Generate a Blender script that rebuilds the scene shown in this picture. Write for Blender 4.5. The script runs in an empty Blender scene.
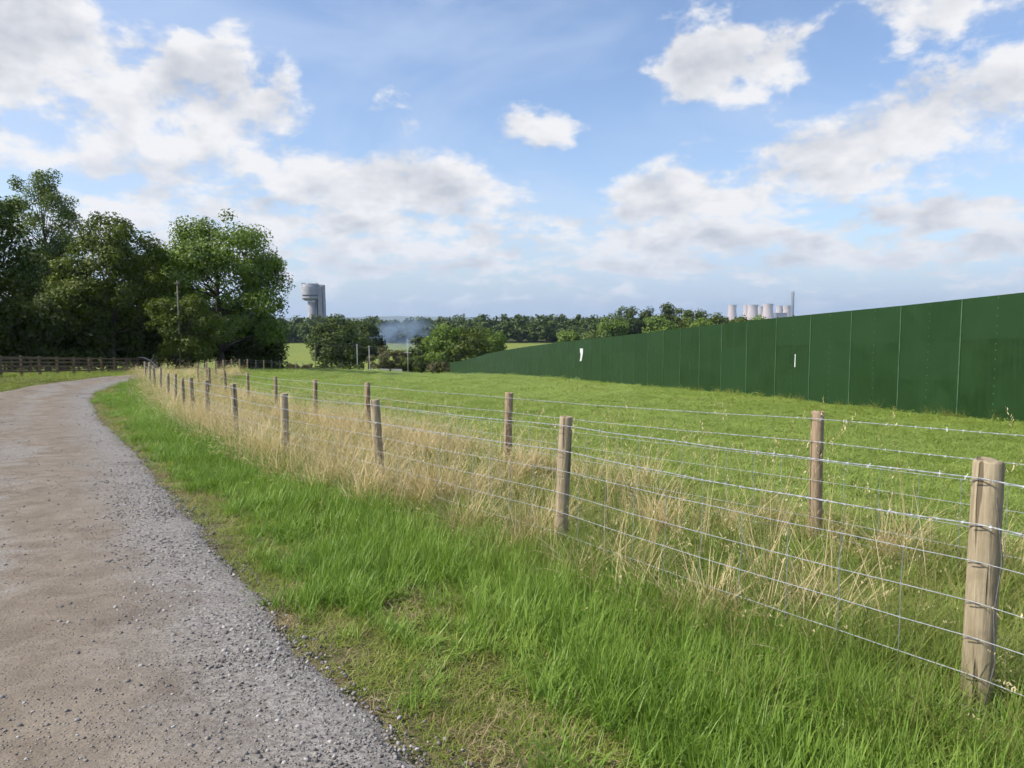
import bpy, math, random
import numpy as np
from mathutils import Vector
R = math.radians
sc = bpy.context.scene
F = 750.0; HOR = 320.0; EYE = 1.62
PITCH = math.atan((384 - HOR) / F)
# ------------------------------------------------------------------ camera
cam_d = bpy.data.cameras.new('camera'); cam = bpy.data.objects.new('camera', cam_d)
sc.collection.objects.link(cam); sc.camera = cam
cam_d.sensor_width = 36; cam_d.lens = 36 * F / 1024; cam_d.clip_start = 0.05; cam_d.clip_end = 40000
cam.location = (0, 0, EYE); cam.rotation_euler = (math.pi / 2 - PITCH, 0, 0)
# ------------------------------------------------------------------ sky and sun
SUN_AZ, SUN_EL = R(-104), R(44)          # azimuth from +Y, clockwise
SKY_STRENGTH, SUN_STRENGTH = 0.1, 4.8
sc.view_settings.view_transform = 'Standard'; sc.view_settings.look = 'None'
sc.view_settings.exposure = 0.36; sc.view_settings.gamma = 1; sc.view_settings.use_curve_mapping = False
sc.cycles.use_denoising = True; sc.cycles.use_adaptive_sampling = True; sc.cycles.adaptive_threshold = .04; sc.cycles.adaptive_min_samples = 20
sc.cycles.max_bounces = 4; sc.cycles.diffuse_bounces = 2; sc.cycles.glossy_bounces = 1; sc.cycles.transmission_bounces = 2; sc.cycles.transparent_max_bounces = 8
sc.cycles.volume_bounces = 0
sc.cycles.volume_step_rate = 2.0

class E:                                    # tiny expression builder for node maths
    def __init__(s, nt, o): s.nt, s.o = nt, o
    def _b(s, op, a, b=None, c=None):
        n = s.nt.nodes.new('ShaderNodeMath'); n.operation = op
        for i, v in enumerate((a, b, c)):
            if v is None: continue
            if isinstance(v, E): s.nt.links.new(v.o, n.inputs[i])
            else: n.inputs[i].default_value = float(v)
        return E(s.nt, n.outputs[0])
    def __add__(s, b): return s._b('ADD', s, b)
    __radd__ = __add__
    def __sub__(s, b): return s._b('SUBTRACT', s, b)
    def __rsub__(s, b): return s._b('SUBTRACT', b, s)
    def __mul__(s, b): return s._b('MULTIPLY', s, b)
    __rmul__ = __mul__
    def __truediv__(s, b): return s._b('DIVIDE', s, b)
    def f(s, op, b=None, c=None): return s._b(op, s, b, c)
    def step(s, lo, hi, a=0.0, b=1.0, kind='SMOOTHSTEP'):
        n = s.nt.nodes.new('ShaderNodeMapRange'); n.interpolation_type = kind
        s.nt.links.new(s.o, n.inputs[0])
        for i, v in zip((1, 2, 3, 4), (lo, hi, a, b)): n.inputs[i].default_value = v
        return E(s.nt, n.outputs[0])
def vec(nt, x, y, z):
    n = nt.nodes.new('ShaderNodeCombineXYZ')
    for i, v in enumerate((x, y, z)):
        if isinstance(v, E): nt.links.new(v.o, n.inputs[i])
        else: n.inputs[i].default_value = v
    return n.outputs[0]
def noise(nt, v, scale, detail=4, rough=0.5, dist=0.0, col=False):
    n = nt.nodes.new('ShaderNodeTexNoise'); n.inputs['Scale'].default_value = scale
    n.inputs['Detail'].default_value = detail; n.inputs['Roughness'].default_value = rough
    n.inputs['Distortion'].default_value = dist
    if v is not None: nt.links.new(v, n.inputs['Vector'])
    return n.outputs['Color'] if col else E(nt, n.outputs['Fac'])
def mixc(nt, fac, a, b, mode='MIX'):
    n = nt.nodes.new('ShaderNodeMix'); n.data_type = 'RGBA'; n.blend_type = mode
    for s, v in ((n.inputs['Factor'], fac), (n.inputs[6], a), (n.inputs[7], b)):
        if isinstance(v, E): nt.links.new(v.o, s)
        elif isinstance(v, bpy.types.NodeSocket): nt.links.new(v, s)
        elif isinstance(v, (tuple, list)): s.default_value = (*v[:3], 1)
        else: s.default_value = v
    return n.outputs[2]

world = bpy.data.worlds.new('World'); sc.world = world; world.use_nodes = True
wt = world.node_tree; wt.nodes.clear()
def build_world():
    nt = wt
    out = nt.nodes.new('ShaderNodeOutputWorld'); bg = nt.nodes.new('ShaderNodeBackground')
    bg.inputs['Strength'].default_value = SKY_STRENGTH
    sky = nt.nodes.new('ShaderNodeTexSky'); sky.sky_type = 'NISHITA'; sky.sun_disc = False
    sky.sun_elevation = SUN_EL; sky.sun_rotation = SUN_AZ; sky.altitude = 60
    sky.air_density = 1.0; sky.dust_density = 1.2; sky.ozone_density = 1.6
    tc = nt.nodes.new('ShaderNodeTexCoord')
    sep = nt.nodes.new('ShaderNodeSeparateXYZ'); nt.links.new(tc.outputs['Generated'], sep.inputs[0])
    x, y, z = (E(nt, o) for o in sep.outputs)
    az = x.f('ARCTAN2', y); el0 = z.f('ARCSINE')
    # (pixel x, y, rx, ry, weight, tilt) of the clouds, turned into directions
    blobs = [(0, 20, 80, 52, .95, 0), (150, 62, 60, 34, .30, 0), (205, 92, 95, 40, .34, 0), (60, 122, 130, 48, .34, 0), (230, 128, 110, 34, .30, 0),
             (340, 168, 95, 30, .26, 0), (420, 190, 110, 30, .36, 0), (240, 190, 220, 34, .22, 0), (330, 245, 330, 44, .30, 0),
             (728, 68, 100, 36, .66, .14), (545, 130, 75, 28, .52, 0), (650, 192, 64, 24, .36, 0),
             (770, 172, 110, 30, .32, .2), (880, 132, 110, 36, .34, .3), (985, 96, 100, 40, .36, .3), (740, 205, 170, 16, .28, .1), (965, 0, 130, 32, .36, 0),
             (940, 217, 100, 17, .40, 0), (700, 240, 110, 17, .38, 0), (822, 250, 52, 13, .38, 0), (985, 243, 85, 13, .38, .15),
             (645, 266, 60, 11, .36, 0), (830, 268, 240, 14, .16, 0),
             (440, 50, 190, 100, -.34, -.3), (590, 60, 90, 90, -.16, 0), (620, 140, 60, 40, -.12, 0), (840, 90, 90, 22, -.22, .25), (836, 40, 40, 40, -.30, 0), (790, 8, 60, 24, -.34, 0)]
    w = None; ae = vec(nt, az, el0, 0.0)
    for (px, py, rx, ry, wt_, tilt) in blobs:
        a0 = math.atan((px - 512) / F); e0 = math.atan((HOR - py) / F * math.cos(a0))
        mp = nt.nodes.new('ShaderNodeMapping'); mp.vector_type = 'TEXTURE'
        mp.inputs['Location'].default_value = (a0, e0, 0); mp.inputs['Rotation'].default_value = (0, 0, tilt)
        mp.inputs['Scale'].default_value = (1.35 * rx / F, 1.35 * ry / F, 1); nt.links.new(ae, mp.inputs['Vector'])
        ln = nt.nodes.new('ShaderNodeVectorMath'); ln.operation = 'LENGTH'; nt.links.new(mp.outputs[0], ln.inputs[0])
        g = E(nt, ln.outputs['Value']).step(.15, 1, wt_, 0)
        w = g if w is None else w + g
    low = el0.step(.03, .26, 1, 0)
    n1 = noise(nt, vec(nt, x, y, el0 * 1.6), 11, 6, .58, .1)
    n1s = noise(nt, vec(nt, x + .01, y, el0 * 1.6 + .040), 11, 4, .56, .1)
    n2 = noise(nt, vec(nt, x, y, el0 * 3.0), 21.0, 5, .56)
    n = n1 + (n2 - n1) * low * .75
    d0 = (n - .5) * 2.3 + w + low * .13 - .10
    cover = d0.step(-.02, .36)
    thick = d0.step(.2, .9)
    relief = (n1 - n1s) * 2.6
    shade = (thick * .52 + .16 - relief).f('MAXIMUM', 0.0).f('MINIMUM', 1.0)
    veil = noise(nt, vec(nt, x + y * .4, y, el0 * 2.2), 2.3, 4, .6, .8).step(.36, .68, 0.0, .42)
    k = 1 / SKY_STRENGTH
    ccol = mixc(nt, shade, (.72 * k, .72 * k, .735 * k), (.37 * k, .40 * k, .465 * k))
    base = mixc(nt, 1.0, sky.outputs[0], (1.40, 1.42, 1.52), 'MULTIPLY')
    base = mixc(nt, veil, base, (.50 * k, .59 * k, .75 * k))
    base = mixc(nt, el0.step(-.02, .15, .75, 0), base, (.37 * k, .49 * k, .67 * k))
    ccol = mixc(nt, el0.step(0, .15, .6, 0), ccol, (.56 * k, .61 * k, .70 * k))
    fin = mixc(nt, cover * el0.step(-.01, .04), base, ccol)
    nt.links.new(fin, bg.inputs['Color']); nt.links.new(bg.outputs[0], out.inputs[0])
build_world()
world.cycles.sampling_method = 'MANUAL'; world.cycles.sample_map_resolution = 512
sun_d = bpy.data.lights.new('sun', 'SUN'); sun = bpy.data.objects.new('sun', sun_d); sc.collection.objects.link(sun)
sun_d.energy = SUN_STRENGTH; sun_d.angle = R(.53); sun_d.color = (1, .94, .83)
sdir = Vector((math.sin(SUN_AZ) * math.cos(SUN_EL), math.cos(SUN_AZ) * math.cos(SUN_EL), math.sin(SUN_EL)))
sun.rotation_euler = sdir.to_track_quat('Z', 'Y').to_euler(); sun.location = (-40, -20, 60)

# ------------------------------------------------------------------ terrain height
PY = np.array([-4000, -300, -60, -20, 0, 3.2, 6, 8.3, 10.9, 15.4, 20.7, 30.4, 46.7, 68, 100, 150, 176, 220, 300, 400, 700, 1500, 4000, 20000.])
PD = np.array([6.0, 3.0, 1.3, 1.42, 1.62, 1.70, 1.86, 1.98, 2.12, 2.34, 2.70, 3.15, 4.1, 5.3, 7.4, 11.3, 12.9, 13.9, 13.2, 12.3, 12.3, 12.3, 12.0, 12.0])
def _pchip(xs, ys):
    h = np.diff(xs); dl = np.diff(ys) / h; m = np.zeros_like(xs)
    for i in range(1, len(xs) - 1):
        if dl[i-1] * dl[i] > 0:
            w1 = 2*h[i] + h[i-1]; w2 = h[i] + 2*h[i-1]; m[i] = (w1 + w2) / (w1/dl[i-1] + w2/dl[i])
    return m
PM = _pchip(PY, PD)
def sstep(a, b, x):
    t = np.clip((x - a) / (b - a), 0, 1); return t*t*(3-2*t)
def H(x, y):
    x = np.asarray(x, float); y = np.asarray(y, float)
    yy = np.clip(y, PY[0], PY[-1] - 1e-6); i = np.clip(np.searchsorted(PY, yy, side='right') - 1, 0, len(PY) - 2)
    h = PY[i+1] - PY[i]; t = (yy - PY[i]) / h
    d = (2*t**3-3*t**2+1)*PD[i] + (t**3-2*t**2+t)*h*PM[i] + (-2*t**3+3*t**2)*PD[i+1] + (t**3-t**2)*h*PM[i+1]
    z = EYE - d
    z = z + .65 * sstep(10, 24, -x) * sstep(18, 40, y) * (1 - sstep(120, 170, y))
    r = np.hypot(x, y)
    z = z + .02 * np.sin(x*1.3 + 1.1*np.sin(y*.7)) * np.sin(y*1.1 + .5) * (1 - sstep(40, 90, r))
    z = z + .25 * np.sin(x*.031 + 1) * np.sin(y*.027) * sstep(60, 160, r) * (1 - sstep(160, 230, y))
    return z
def Hs(x, y): return float(H(x, y))
cp, sp = math.cos(PITCH), math.sin(PITCH)
def colx(px, y, z):                        # x so that (x,y,z) lies in the photo's column px
    return (px - 512) / F * (y * cp - (z - EYE) * sp)
def gp(px, y):                             # ground point in column px at forward distance y
    x = (px - 512) / F * y
    for _ in range(4): x = colx(px, y, Hs(x, y))
    return x, y, Hs(x, y)
def ray_ground(px, py):
    dx, dy, dz = px - 512, F*cp + (384-py)*sp, (384-py)*cp - F*sp
    t0, t1 = 1e-4, None; t = 1e-4
    while t < 5:
        if EYE + dz*t < Hs(dx*t, dy*t): t1 = t; break
        t0 = t; t *= 1.05
    if t1 is None: t1 = t
    for _ in range(40):
        tm = .5*(t0+t1)
        if EYE + dz*tm < Hs(dx*tm, dy*tm): t1 = tm
        else: t0 = tm
    return dx*t1, dy*t1, Hs(dx*t1, dy*t1)

# ------------------------------------------------------------------ mesh helpers
COL = sc.collection
def mesh_np(name, V, Fc, smooth=False):
    """V (n,3), Fc (m,k) with one k"""
    V = np.asarray(V, np.float32); Fc = np.asarray(Fc, np.int32); me = bpy.data.meshes.new(name)
    me.vertices.add(len(V)); me.vertices.foreach_set('co', V.ravel())
    k = Fc.shape[1]; me.loops.add(Fc.size); me.loops.foreach_set('vertex_index', Fc.ravel())
    me.polygons.add(len(Fc)); me.polygons.foreach_set('loop_start', np.arange(0, Fc.size, k, dtype=np.int32))
    me.polygons.foreach_set('loop_total', np.full(len(Fc), k, np.int32))
    if smooth: me.polygons.foreach_set('use_smooth', np.ones(len(Fc), bool))
    me.update(calc_edges=True); return me
def attr(me, name, data, dom='POINT', typ='FLOAT'):
    a = me.attributes.new(name, typ, dom)
    key = {'FLOAT': 'value', 'FLOAT_COLOR': 'color', 'FLOAT_VECTOR': 'vector', 'INT': 'value'}[typ]
    a.data.foreach_set(key, np.asarray(data, np.int32 if typ == 'INT' else np.float32).ravel())
def link(name, me, mat=None, parent=None, loc=None, rot=None, **props):
    o = bpy.data.objects.new(name, me); COL.objects.link(o)
    if mat is not None and me is not None and not me.materials: me.materials.append(mat)
    if parent is not None: o.parent = parent
    if loc is not None: o.location = loc
    if rot is not None: o.rotation_euler = rot
    for k, v in props.items(): o[k] = v
    return o
class MB:
    def __init__(s): s.v, s.f = [], []
    def add(s, vs, fs):
        b = len(s.v); s.v += [tuple(p) for p in vs]; s.f += [tuple(b + i for i in q) for q in fs]; return s
    def hexa(s, c):                        # 8 corners: bottom 4 ccw, top 4 ccw
        return s.add(c, [(3,2,1,0),(4,5,6,7),(0,1,5,4),(1,2,6,5),(2,3,7,6),(3,0,4,7)])
    def box(s, x0, x1, y0, y1, z0, z1):
        return s.hexa([(x0,y0,z0),(x1,y0,z0),(x1,y1,z0),(x0,y1,z0),(x0,y0,z1),(x1,y0,z1),(x1,y1,z1),(x0,y1,z1)])
    def tube(s, pts, rad, n=6, cap=True):
        pts = [Vector(p) for p in pts]; rings = []
        up = Vector((.13, .21, 1)).normalized(); b = len(s.v)
        for i, p in enumerate(pts):
            t = (pts[min(i+1, len(pts)-1)] - pts[max(i-1, 0)]).normalized()
            a = t.cross(up)
            if a.length < .05: a = t.cross(Vector((1, .1, 0)))
            a.normalize(); c = t.cross(a); r = rad[i] if hasattr(rad, '__len__') else rad
            for k in range(n):
                th = 2*math.pi*k/n; s.v.append(tuple(p + a*(r*math.cos(th)) + c*(r*math.sin(th))))
        for i in range(len(pts)-1):
            for k in range(n):
                k2 = (k+1) % n; s.f.append((b+i*n+k, b+(i+1)*n+k, b+(i+1)*n+k2, b+i*n+k2))
        if cap:
            s.f.append(tuple(b+k for k in range(n))); e = b+(len(pts)-1)*n; s.f.append(tuple(e+k for k in reversed(range(n))))
        return s
    def lathe(s, prof, n=24, cx=0, cy=0):  # prof: list of (r,z)
        b = len(s.v)
        for r, z in prof:
            for k in range(n):
                th = 2*math.pi*k/n; s.v.append((cx + r*math.cos(th), cy + r*math.sin(th), z))
        for i in range(len(prof)-1):
            for k in range(n):
                k2 = (k+1) % n; s.f.append((b+i*n+k, b+i*n+k2, b+(i+1)*n+k2, b+(i+1)*n+k))
        return s
    def mesh(s, name, smooth=False):
        me = bpy.data.meshes.new(name); me.from_pydata(s.v, [], s.f)
        if smooth: me.polygons.foreach_set('use_smooth', np.ones(len(me.polygons), bool))
        me.update(); return me
    def build(s, name, mat, parent=None, smooth=False, **k):
        return link(name, s.mesh(name, smooth), mat, parent, **k)
def thing(name, label, cat, loc=(0,0,0), group=None, rot=None):
    o = link(name, None, loc=loc, rot=rot, label=label, category=cat); o.empty_display_size = .3
    if group: o['group'] = group
    return o

# ------------------------------------------------------------------ materials
def new_mat(name):
    m = bpy.data.materials.new(name); m.use_nodes = True; nt = m.node_tree
    return m, nt, nt.nodes['Principled BSDF']
def pos(nt, obj=False):
    if obj: return nt.nodes.new('ShaderNodeTexCoord').outputs['Object']
    return nt.nodes.new('ShaderNodeNewGeometry').outputs['Position']
def bump(nt, b, h, dist=.01, strength=1.0):
    n = nt.nodes.new('ShaderNodeBump'); n.inputs['Distance'].default_value = dist; n.inputs['Strength'].default_value = strength
    nt.links.new(h.o, n.inputs['Height']); nt.links.new(n.outputs[0], b.inputs['Normal'])
def attn(nt, name, typ='GEOMETRY', out='Fac'):
    n = nt.nodes.new('ShaderNodeAttribute'); n.attribute_name = name; n.attribute_type = typ; return n.outputs[out]
def mapv(nt, v, scale):
    n = nt.nodes.new('ShaderNodeMapping'); n.inputs['Scale'].default_value = scale; nt.links.new(v, n.inputs['Vector']); return n.outputs[0]
def simple(name, a, b, scale=4, rough=.8, stretch=(1,1,1), metal=0, obj=True, detail=5, bmp=0):
    m, nt, p = new_mat(name); v = mapv(nt, pos(nt, obj), stretch)
    n = noise(nt, v, scale, detail, .6)
    nt.links.new(mixc(nt, n.step(.3, .7), a, b), p.inputs['Base Color'])
    p.inputs['Roughness'].default_value = rough; p.inputs['Metallic'].default_value = metal
    if bmp: bump(nt, p, n, bmp)
    return m
def leaf_mat(name, dark, mid, light, scale=.9, trans=.3, rough=.55, instanced=False):
    m, nt, p = new_mat(name)
    t = E(nt, attn(nt, 'tint'))
    if instanced: t = t * .5 + E(nt, attn(nt, 'tone', 'INSTANCER')) * .5
    else: t = t * .6 + noise(nt, pos(nt), scale, 2).step(.3, .7) * .4
    c = mixc(nt, t.step(0, .5, kind='LINEAR'), dark, mid); c = mixc(nt, t.step(.5, 1, kind='LINEAR'), c, light)
    nt.links.new(c, p.inputs['Base Color']); p.inputs['Roughness'].default_value = rough
    p.inputs['Specular IOR Level'].default_value = .22
    tr = nt.nodes.new('ShaderNodeBsdfTranslucent')
    nt.links.new(mixc(nt, 1.0, c, (1.0, 1.05, .55), 'MULTIPLY'), tr.inputs['Color'])
    mx = nt.nodes.new('ShaderNodeMixShader'); mx.inputs[0].default_value = trans
    nt.links.new(p.outputs[0], mx.inputs[1]); nt.links.new(tr.outputs[0], mx.inputs[2])
    nt.links.new(mx.outputs[0], nt.nodes['Material Output'].inputs['Surface'])
    return m

# ground: earth and thatch under the grass; the field colours by distance
def ground_mat():
    m, nt, p = new_mat('ground'); v = pos(nt)
    c = attn(nt, 'Col', out='Color')
    n1 = noise(nt, v, .35, 5, .6); n2 = noise(nt, v, 9, 5, .65); n3 = noise(nt, v, .05, 4, .6)
    c1 = mixc(nt, n1.step(.35, .7), c, (.86, .92, .75), 'MULTIPLY')
    c1 = mixc(nt, n1.step(.3, .65), mixc(nt, 1.0, c1, (1.12, .98, .8), 'MULTIPLY'), c1)
    c2 = mixc(nt, n2.step(.3, .7), mixc(nt, 1.0, c1, (.62, .62, .6), 'MULTIPLY'), mixc(nt, 1.0, c1, (1.3, 1.26, 1.2), 'MULTIPLY'))
    c3 = mixc(nt, n3.step(.35, .65), mixc(nt, 1.0, c2, (.86, .92, .9), 'MULTIPLY'), c2)
    nt.links.new(c3, p.inputs['Base Color']); p.inputs['Roughness'].default_value = .95
    p.inputs['Specular IOR Level'].default_value = .1
    bump(nt, p, n2, .05); return m
def road_mat():
    m, nt, p = new_mat('dirt_road'); v = pos(nt)
    e = E(nt, attn(nt, 'edge'))                       # metres from the right edge
    n0 = noise(nt, v, .55, 4, .6, .4); n1 = noise(nt, v, 3.2, 6, .65, .5); n2 = noise(nt, v, 38, 4, .7); n3 = noise(nt, v, 120, 3, .7)
    dirt = mixc(nt, n1.step(.3, .7), (.155, .124, .092), (.23, .190, .146))
    gravel = mixc(nt, n2.step(.35, .65), (.15, .136, .12), (.31, .288, .262))
    gm = (e + (n0 - .5) * 1.8).step(.1, 1.25, .95, 0)
    track = ((e - .15).f('MULTIPLY', 3.7)).f('COSINE') * -.075
    g2 = (n0 * .6 + n1 * .4 - track).step(.47, .62, 0, .75)
    c = mixc(nt, (gm + g2).f('MINIMUM', 1.0), dirt, gravel)
    damp = noise(nt, v, .8, 4, .6, .3).step(.56, .70, 0, .55)
    c = mixc(nt, damp, c, (.095, .068, .048))
    c = mixc(nt, n3.step(.3, .7), mixc(nt, 1.0, c, (.72, .72, .74), 'MULTIPLY'), mixc(nt, 1.0, c, (1.2, 1.2, 1.2), 'MULTIPLY'))
    vo = nt.nodes.new('ShaderNodeTexVoronoi'); vo.inputs['Scale'].default_value = 55; nt.links.new(v, vo.inputs['Vector'])
    sep = nt.nodes.new('ShaderNodeSeparateColor'); nt.links.new(vo.outputs['Color'], sep.inputs[0])
    peb = E(nt, vo.outputs['Distance']).step(.2, .45, 1, 0) * E(nt, sep.outputs[0])  .step(.68, .74, 0, 1)
    c = mixc(nt, peb * .45, c, mixc(nt, E(nt, sep.outputs[1]), (.16, .145, .14), (.46, .43, .41)))
    nt.links.new(c, p.inputs['Base Color']); p.inputs['Roughness'].default_value = .92
    p.inputs['Specular IOR Level'].default_value = .2
    bump(nt, p, n2 * .5 + peb * .8 + n1 * 1.2 + n3 * .2, .012); return m
M = {}
M['ground'] = ground_mat(); M['road'] = road_mat()
def wood_mat(name, a, b, dark, moss=True):
    m, nt, p = new_mat(name); v = pos(nt, True)
    rnd = E(nt, nt.nodes.new('ShaderNodeObjectInfo').outputs['Random'])
    sep = nt.nodes.new('ShaderNodeSeparateXYZ'); nt.links.new(v, sep.inputs[0])
    vv = vec(nt, E(nt, sep.outputs[0]) + rnd * 7, E(nt, sep.outputs[1]) + rnd * 3, E(nt, sep.outputs[2]) * .07)
    g = noise(nt, vv, 55, 6, .7); g2 = noise(nt, v, 6, 4, .6); cr = noise(nt, vv, 26, 2, .4, .5)
    c = mixc(nt, g.step(.3, .7), a, b)
    c = mixc(nt, cr.step(.60, .66, 0, .85), c, dark)
    c = mixc(nt, g2.step(.52, .75, 0, .6), c, dark)
    c = mixc(nt, rnd * .25, c, dark)
    if moss:
        zz = E(nt, sep.outputs[2])
        c = mixc(nt, zz.step(.0, .45, .55, 0) * g2.step(.3, .6), c, (.09, .10, .035))
    nt.links.new(c, p.inputs['Base Color']); p.inputs['Roughness'].default_value = .9; p.inputs['Specular IOR Level'].default_value = .15
    bump(nt, p, g + cr.step(.58, .68, 1, 0) * 1.5, .006); return m
M['post'] = wood_mat('weathered_post', (.27, .215, .135), (.44, .365, .25), (.11, .085, .055))
M['post2'] = wood_mat('brown_post', (.25, .18, .115), (.38, .29, .195), (.11, .075, .05), False)
M['rail'] = wood_mat('dark_rail', (.13, .088, .058), (.21, .15, .10), (.05, .036, .025), False)
M['wire'] = simple('galvanised_wire', (.42, .44, .46), (.62, .63, .65), 40, .45, metal=.55)
M['rust_wire'] = simple('dull_wire', (.10, .09, .08), (.2, .19, .18), 40, .6, metal=.4)

# ------------------------------------------------------------------ ground sheet, road
rs = np.random.default_rng(7)
def resample(P, step):
    P = np.asarray(P, float)
    # Catmull-Rom through the points, then even spacing
    Q = []
    for i in range(len(P)-1):
        p0, p1, p2, p3 = P[max(i-1,0)], P[i], P[i+1], P[min(i+2, len(P)-1)]
        for t in np.linspace(0, 1, 12, endpoint=False):
            Q.append(.5*((2*p1)+(-p0+p2)*t+(2*p0-5*p1+4*p2-p3)*t*t+(-p0+3*p1-3*p2+p3)*t**3))
    Q.append(P[-1]); Q = np.array(Q)
    s = np.r_[0, np.cumsum(np.linalg.norm(np.diff(Q, axis=0), axis=1))]
    u = np.arange(0, s[-1], step)
    return np.c_[np.interp(u, s, Q[:,0]), np.interp(u, s, Q[:,1])]
edge_px = [(462,768),(400,720),(322,655),(256,588),(204,522),(157,468),(118,432),(97,406),(95,400),(99,393),(112,386.5),(130,382.5)]
RE = [(14.5,-14),(8,-6.5),(4.2,-2.2),(2.1,.2)] + [ray_ground(*q)[:2] for q in edge_px] + [(-20.6,43),(-22.3,50),(-24.5,62),(-27.5,85),(-31,110)]
RE = resample(RE, .1)
tan = np.gradient(RE, axis=0); tan /= np.linalg.norm(tan, axis=1)[:,None]
nrm = np.c_[-tan[:,1], tan[:,0]]                      # to the left of travel
def wob(n, amps, seed):
    g = np.random.default_rng(seed); u = np.arange(n)*.1; o = np.zeros(n)
    for lam, a in amps:
        kn = np.arange(-1, n*.1/lam + 2); o += np.interp(u/lam, kn, g.uniform(-1, 1, len(kn)))*a
    return o
nR = len(RE)
wR = wob(nR, ((3.1,.10),(1.3,.05),(.5,.035),(.2,.025)), 3); wL = wob(nR, ((3.7,.08),(1.3,.06),(.5,.03)), 4)
W = np.interp(RE[:,1], [0, 29, 34, 39], [3.7, 3.7, 2.7, 2.3])
def road_mesh():
    k = 25; V = []; ed = []
    for j in range(k):
        f = j/(k-1)
        off = wR*(1-f)*1.0 + f*(W + wL)
        P = RE + nrm*off[:,None]
        crown = .05*math.sin(math.pi*f) + .02*math.sin(f*9)*math.sin(math.pi*f)
        z = H(P[:,0], P[:,1]) + .016 + crown
        if j in (0, k-1): z = z - .06
        V.append(np.c_[P, z]); ed.append(np.clip(off - wR, 0, 9))
    V = np.stack(V, 1).reshape(-1, 3); ed = np.stack(ed, 1).ravel()
    i = np.arange(nR-1)[:,None]*k + np.arange(k-1)[None]
    Fc = np.stack([i, i+1, i+k+1, i+k], -1).reshape(-1, 4)[:, ::-1]
    me = mesh_np('dirt_road', V, Fc, True); attr(me, 'edge', ed); return me
link('dirt_road', road_mesh(), M['road'], kind='structure')
def seg_dist(P, L):
    """signed distance of points to polyline L: + on the right of travel; also the param index"""
    best = np.full(len(P), 1e9); sg = np.zeros(len(P))
    for a, b in zip(L[:-1], L[1:]):
        d = b - a; l2 = d @ d; t = np.clip(((P-a) @ d)/l2, 0, 1); q = a + t[:,None]*d; r = P - q
        dd = np.einsum('ij,ij->i', r, r); m = dd < best
        best[m] = dd[m]; sg[m] = np.sign(d[1]*r[m,0] - d[0]*r[m,1])
    return np.sqrt(best)*np.where(sg == 0, 1, sg)
RE_c = RE[::8]
LE_c = (RE + nrm*(W + wL)[:,None])[::8]
def ground_sheet():
    th = np.r_[np.arange(-64, 64, .45), np.arange(64, 296, 4.0)]; th = np.radians(th)
    r = .4*1.034**np.arange(0, 312); r = r[r < 12500]
    TH, RR = np.meshgrid(th, r); X, Y = np.sin(TH)*RR, np.cos(TH)*RR; Z = H(X, Y)
    nt_, nr = len(th), len(r)
    V = np.c_[X.ravel(), Y.ravel(), Z.ravel()]; V = np.vstack([V, [[0, 0, Hs(0, 0)]]])
    i = np.arange(nr-1)[:,None]*nt_; j = np.arange(nt_)[None]; j2 = (j+1) % nt_
    Fq = np.stack([i+j, i+j2, i+nt_+j2, i+nt_+j], -1).reshape(-1, 4)[:, ::-1]
    c = len(V)-1; jj = np.arange(nt_); Ft = np.stack([np.full(nt_, c), np.r_[jj[1:], 0], jj, jj], -1)
    me = bpy.data.meshes.new('ground'); faces = np.vstack([Fq]).astype(np.int32)
    me = mesh_np('ground', V, faces, True)
    x, y = V[:,0], V[:,1]
    verge = np.array([.095, .105, .032]); field = np.array([.19, .255, .05]); far = np.array([.19, .235, .065]); plain = np.array([.10, .14, .04])
    C = np.tile(field, (len(V), 1))
    def mixin(col, m): C[:] = C*(1-m[:,None]) + col*m[:,None]
    mixin(verge, sstep(2.0, -.5, seg_dist(V[:,:2], FIN_L)) * (y < 45))
    mixin(np.array([.15,.13,.085]), sstep(.75, .1, np.abs(seg_dist(V[:,:2], RE_c))) * (y < 60))
    mixin(np.array([.13,.17,.04]), sstep(45, 60, y)*sstep(-22, -28, x)*(y < 140))
    mixin(far, sstep(178, 188, y)); mixin(np.array([.06,.075,.03]), sstep(395, 402, y)); mixin(plain, sstep(600, 1200, y))
    attr(me, 'Col', np.c_[C, np.ones(len(C))], 'POINT', 'FLOAT_COLOR')
    return me
# fence lines (front fence by the verge, inner fence in the field)
front_cols = [(1420,.60),(980,3.15),(560,5.72),(381,8.35),(285.5,10.95),(236,13.6),(208,16.3),(194,19.0),(184.5,21.7),(176,24.4),(168,27.2),(161,30.0),(155,32.8),(150,35.4),(146,38.0)]
inner_cols = [(815,6.2),(507,10.1),(369,14.1),(315.5,18.1),(276,22.2),(248,26.3),(226,30.4),(210,34.4),(198,38.4),(207,43),(216,47.5),(224,52),(232,56.5),(240,61),(248,65.5),(256,70),(264,75),(272,80),(280,85.5),(288,91),(296,97),(303,103),(310,110)]
FR = [gp(*c) for c in front_cols]; FR[1] = ray_ground(975, 722)
FR[0] = (FR[1][0]*2-FR[2][0], FR[1][1]*2-FR[2][1], 0); FR = [(x, y, Hs(x, y)) for x, y, _ in FR]
IN = [gp(*c) for c in inner_cols]
a, b = IN[0], IN[1]
for _ in range(2):
    x, y = IN[0][0]*2-IN[1][0], IN[0][1]*2-IN[1][1]; IN.insert(0, (x, y, Hs(x, y)))
FRO_L = np.array([p[:2] for p in FR]); FIN_L = np.array([p[:2] for p in IN])
link('ground', ground_sheet(), M['ground'], kind='structure')

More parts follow.
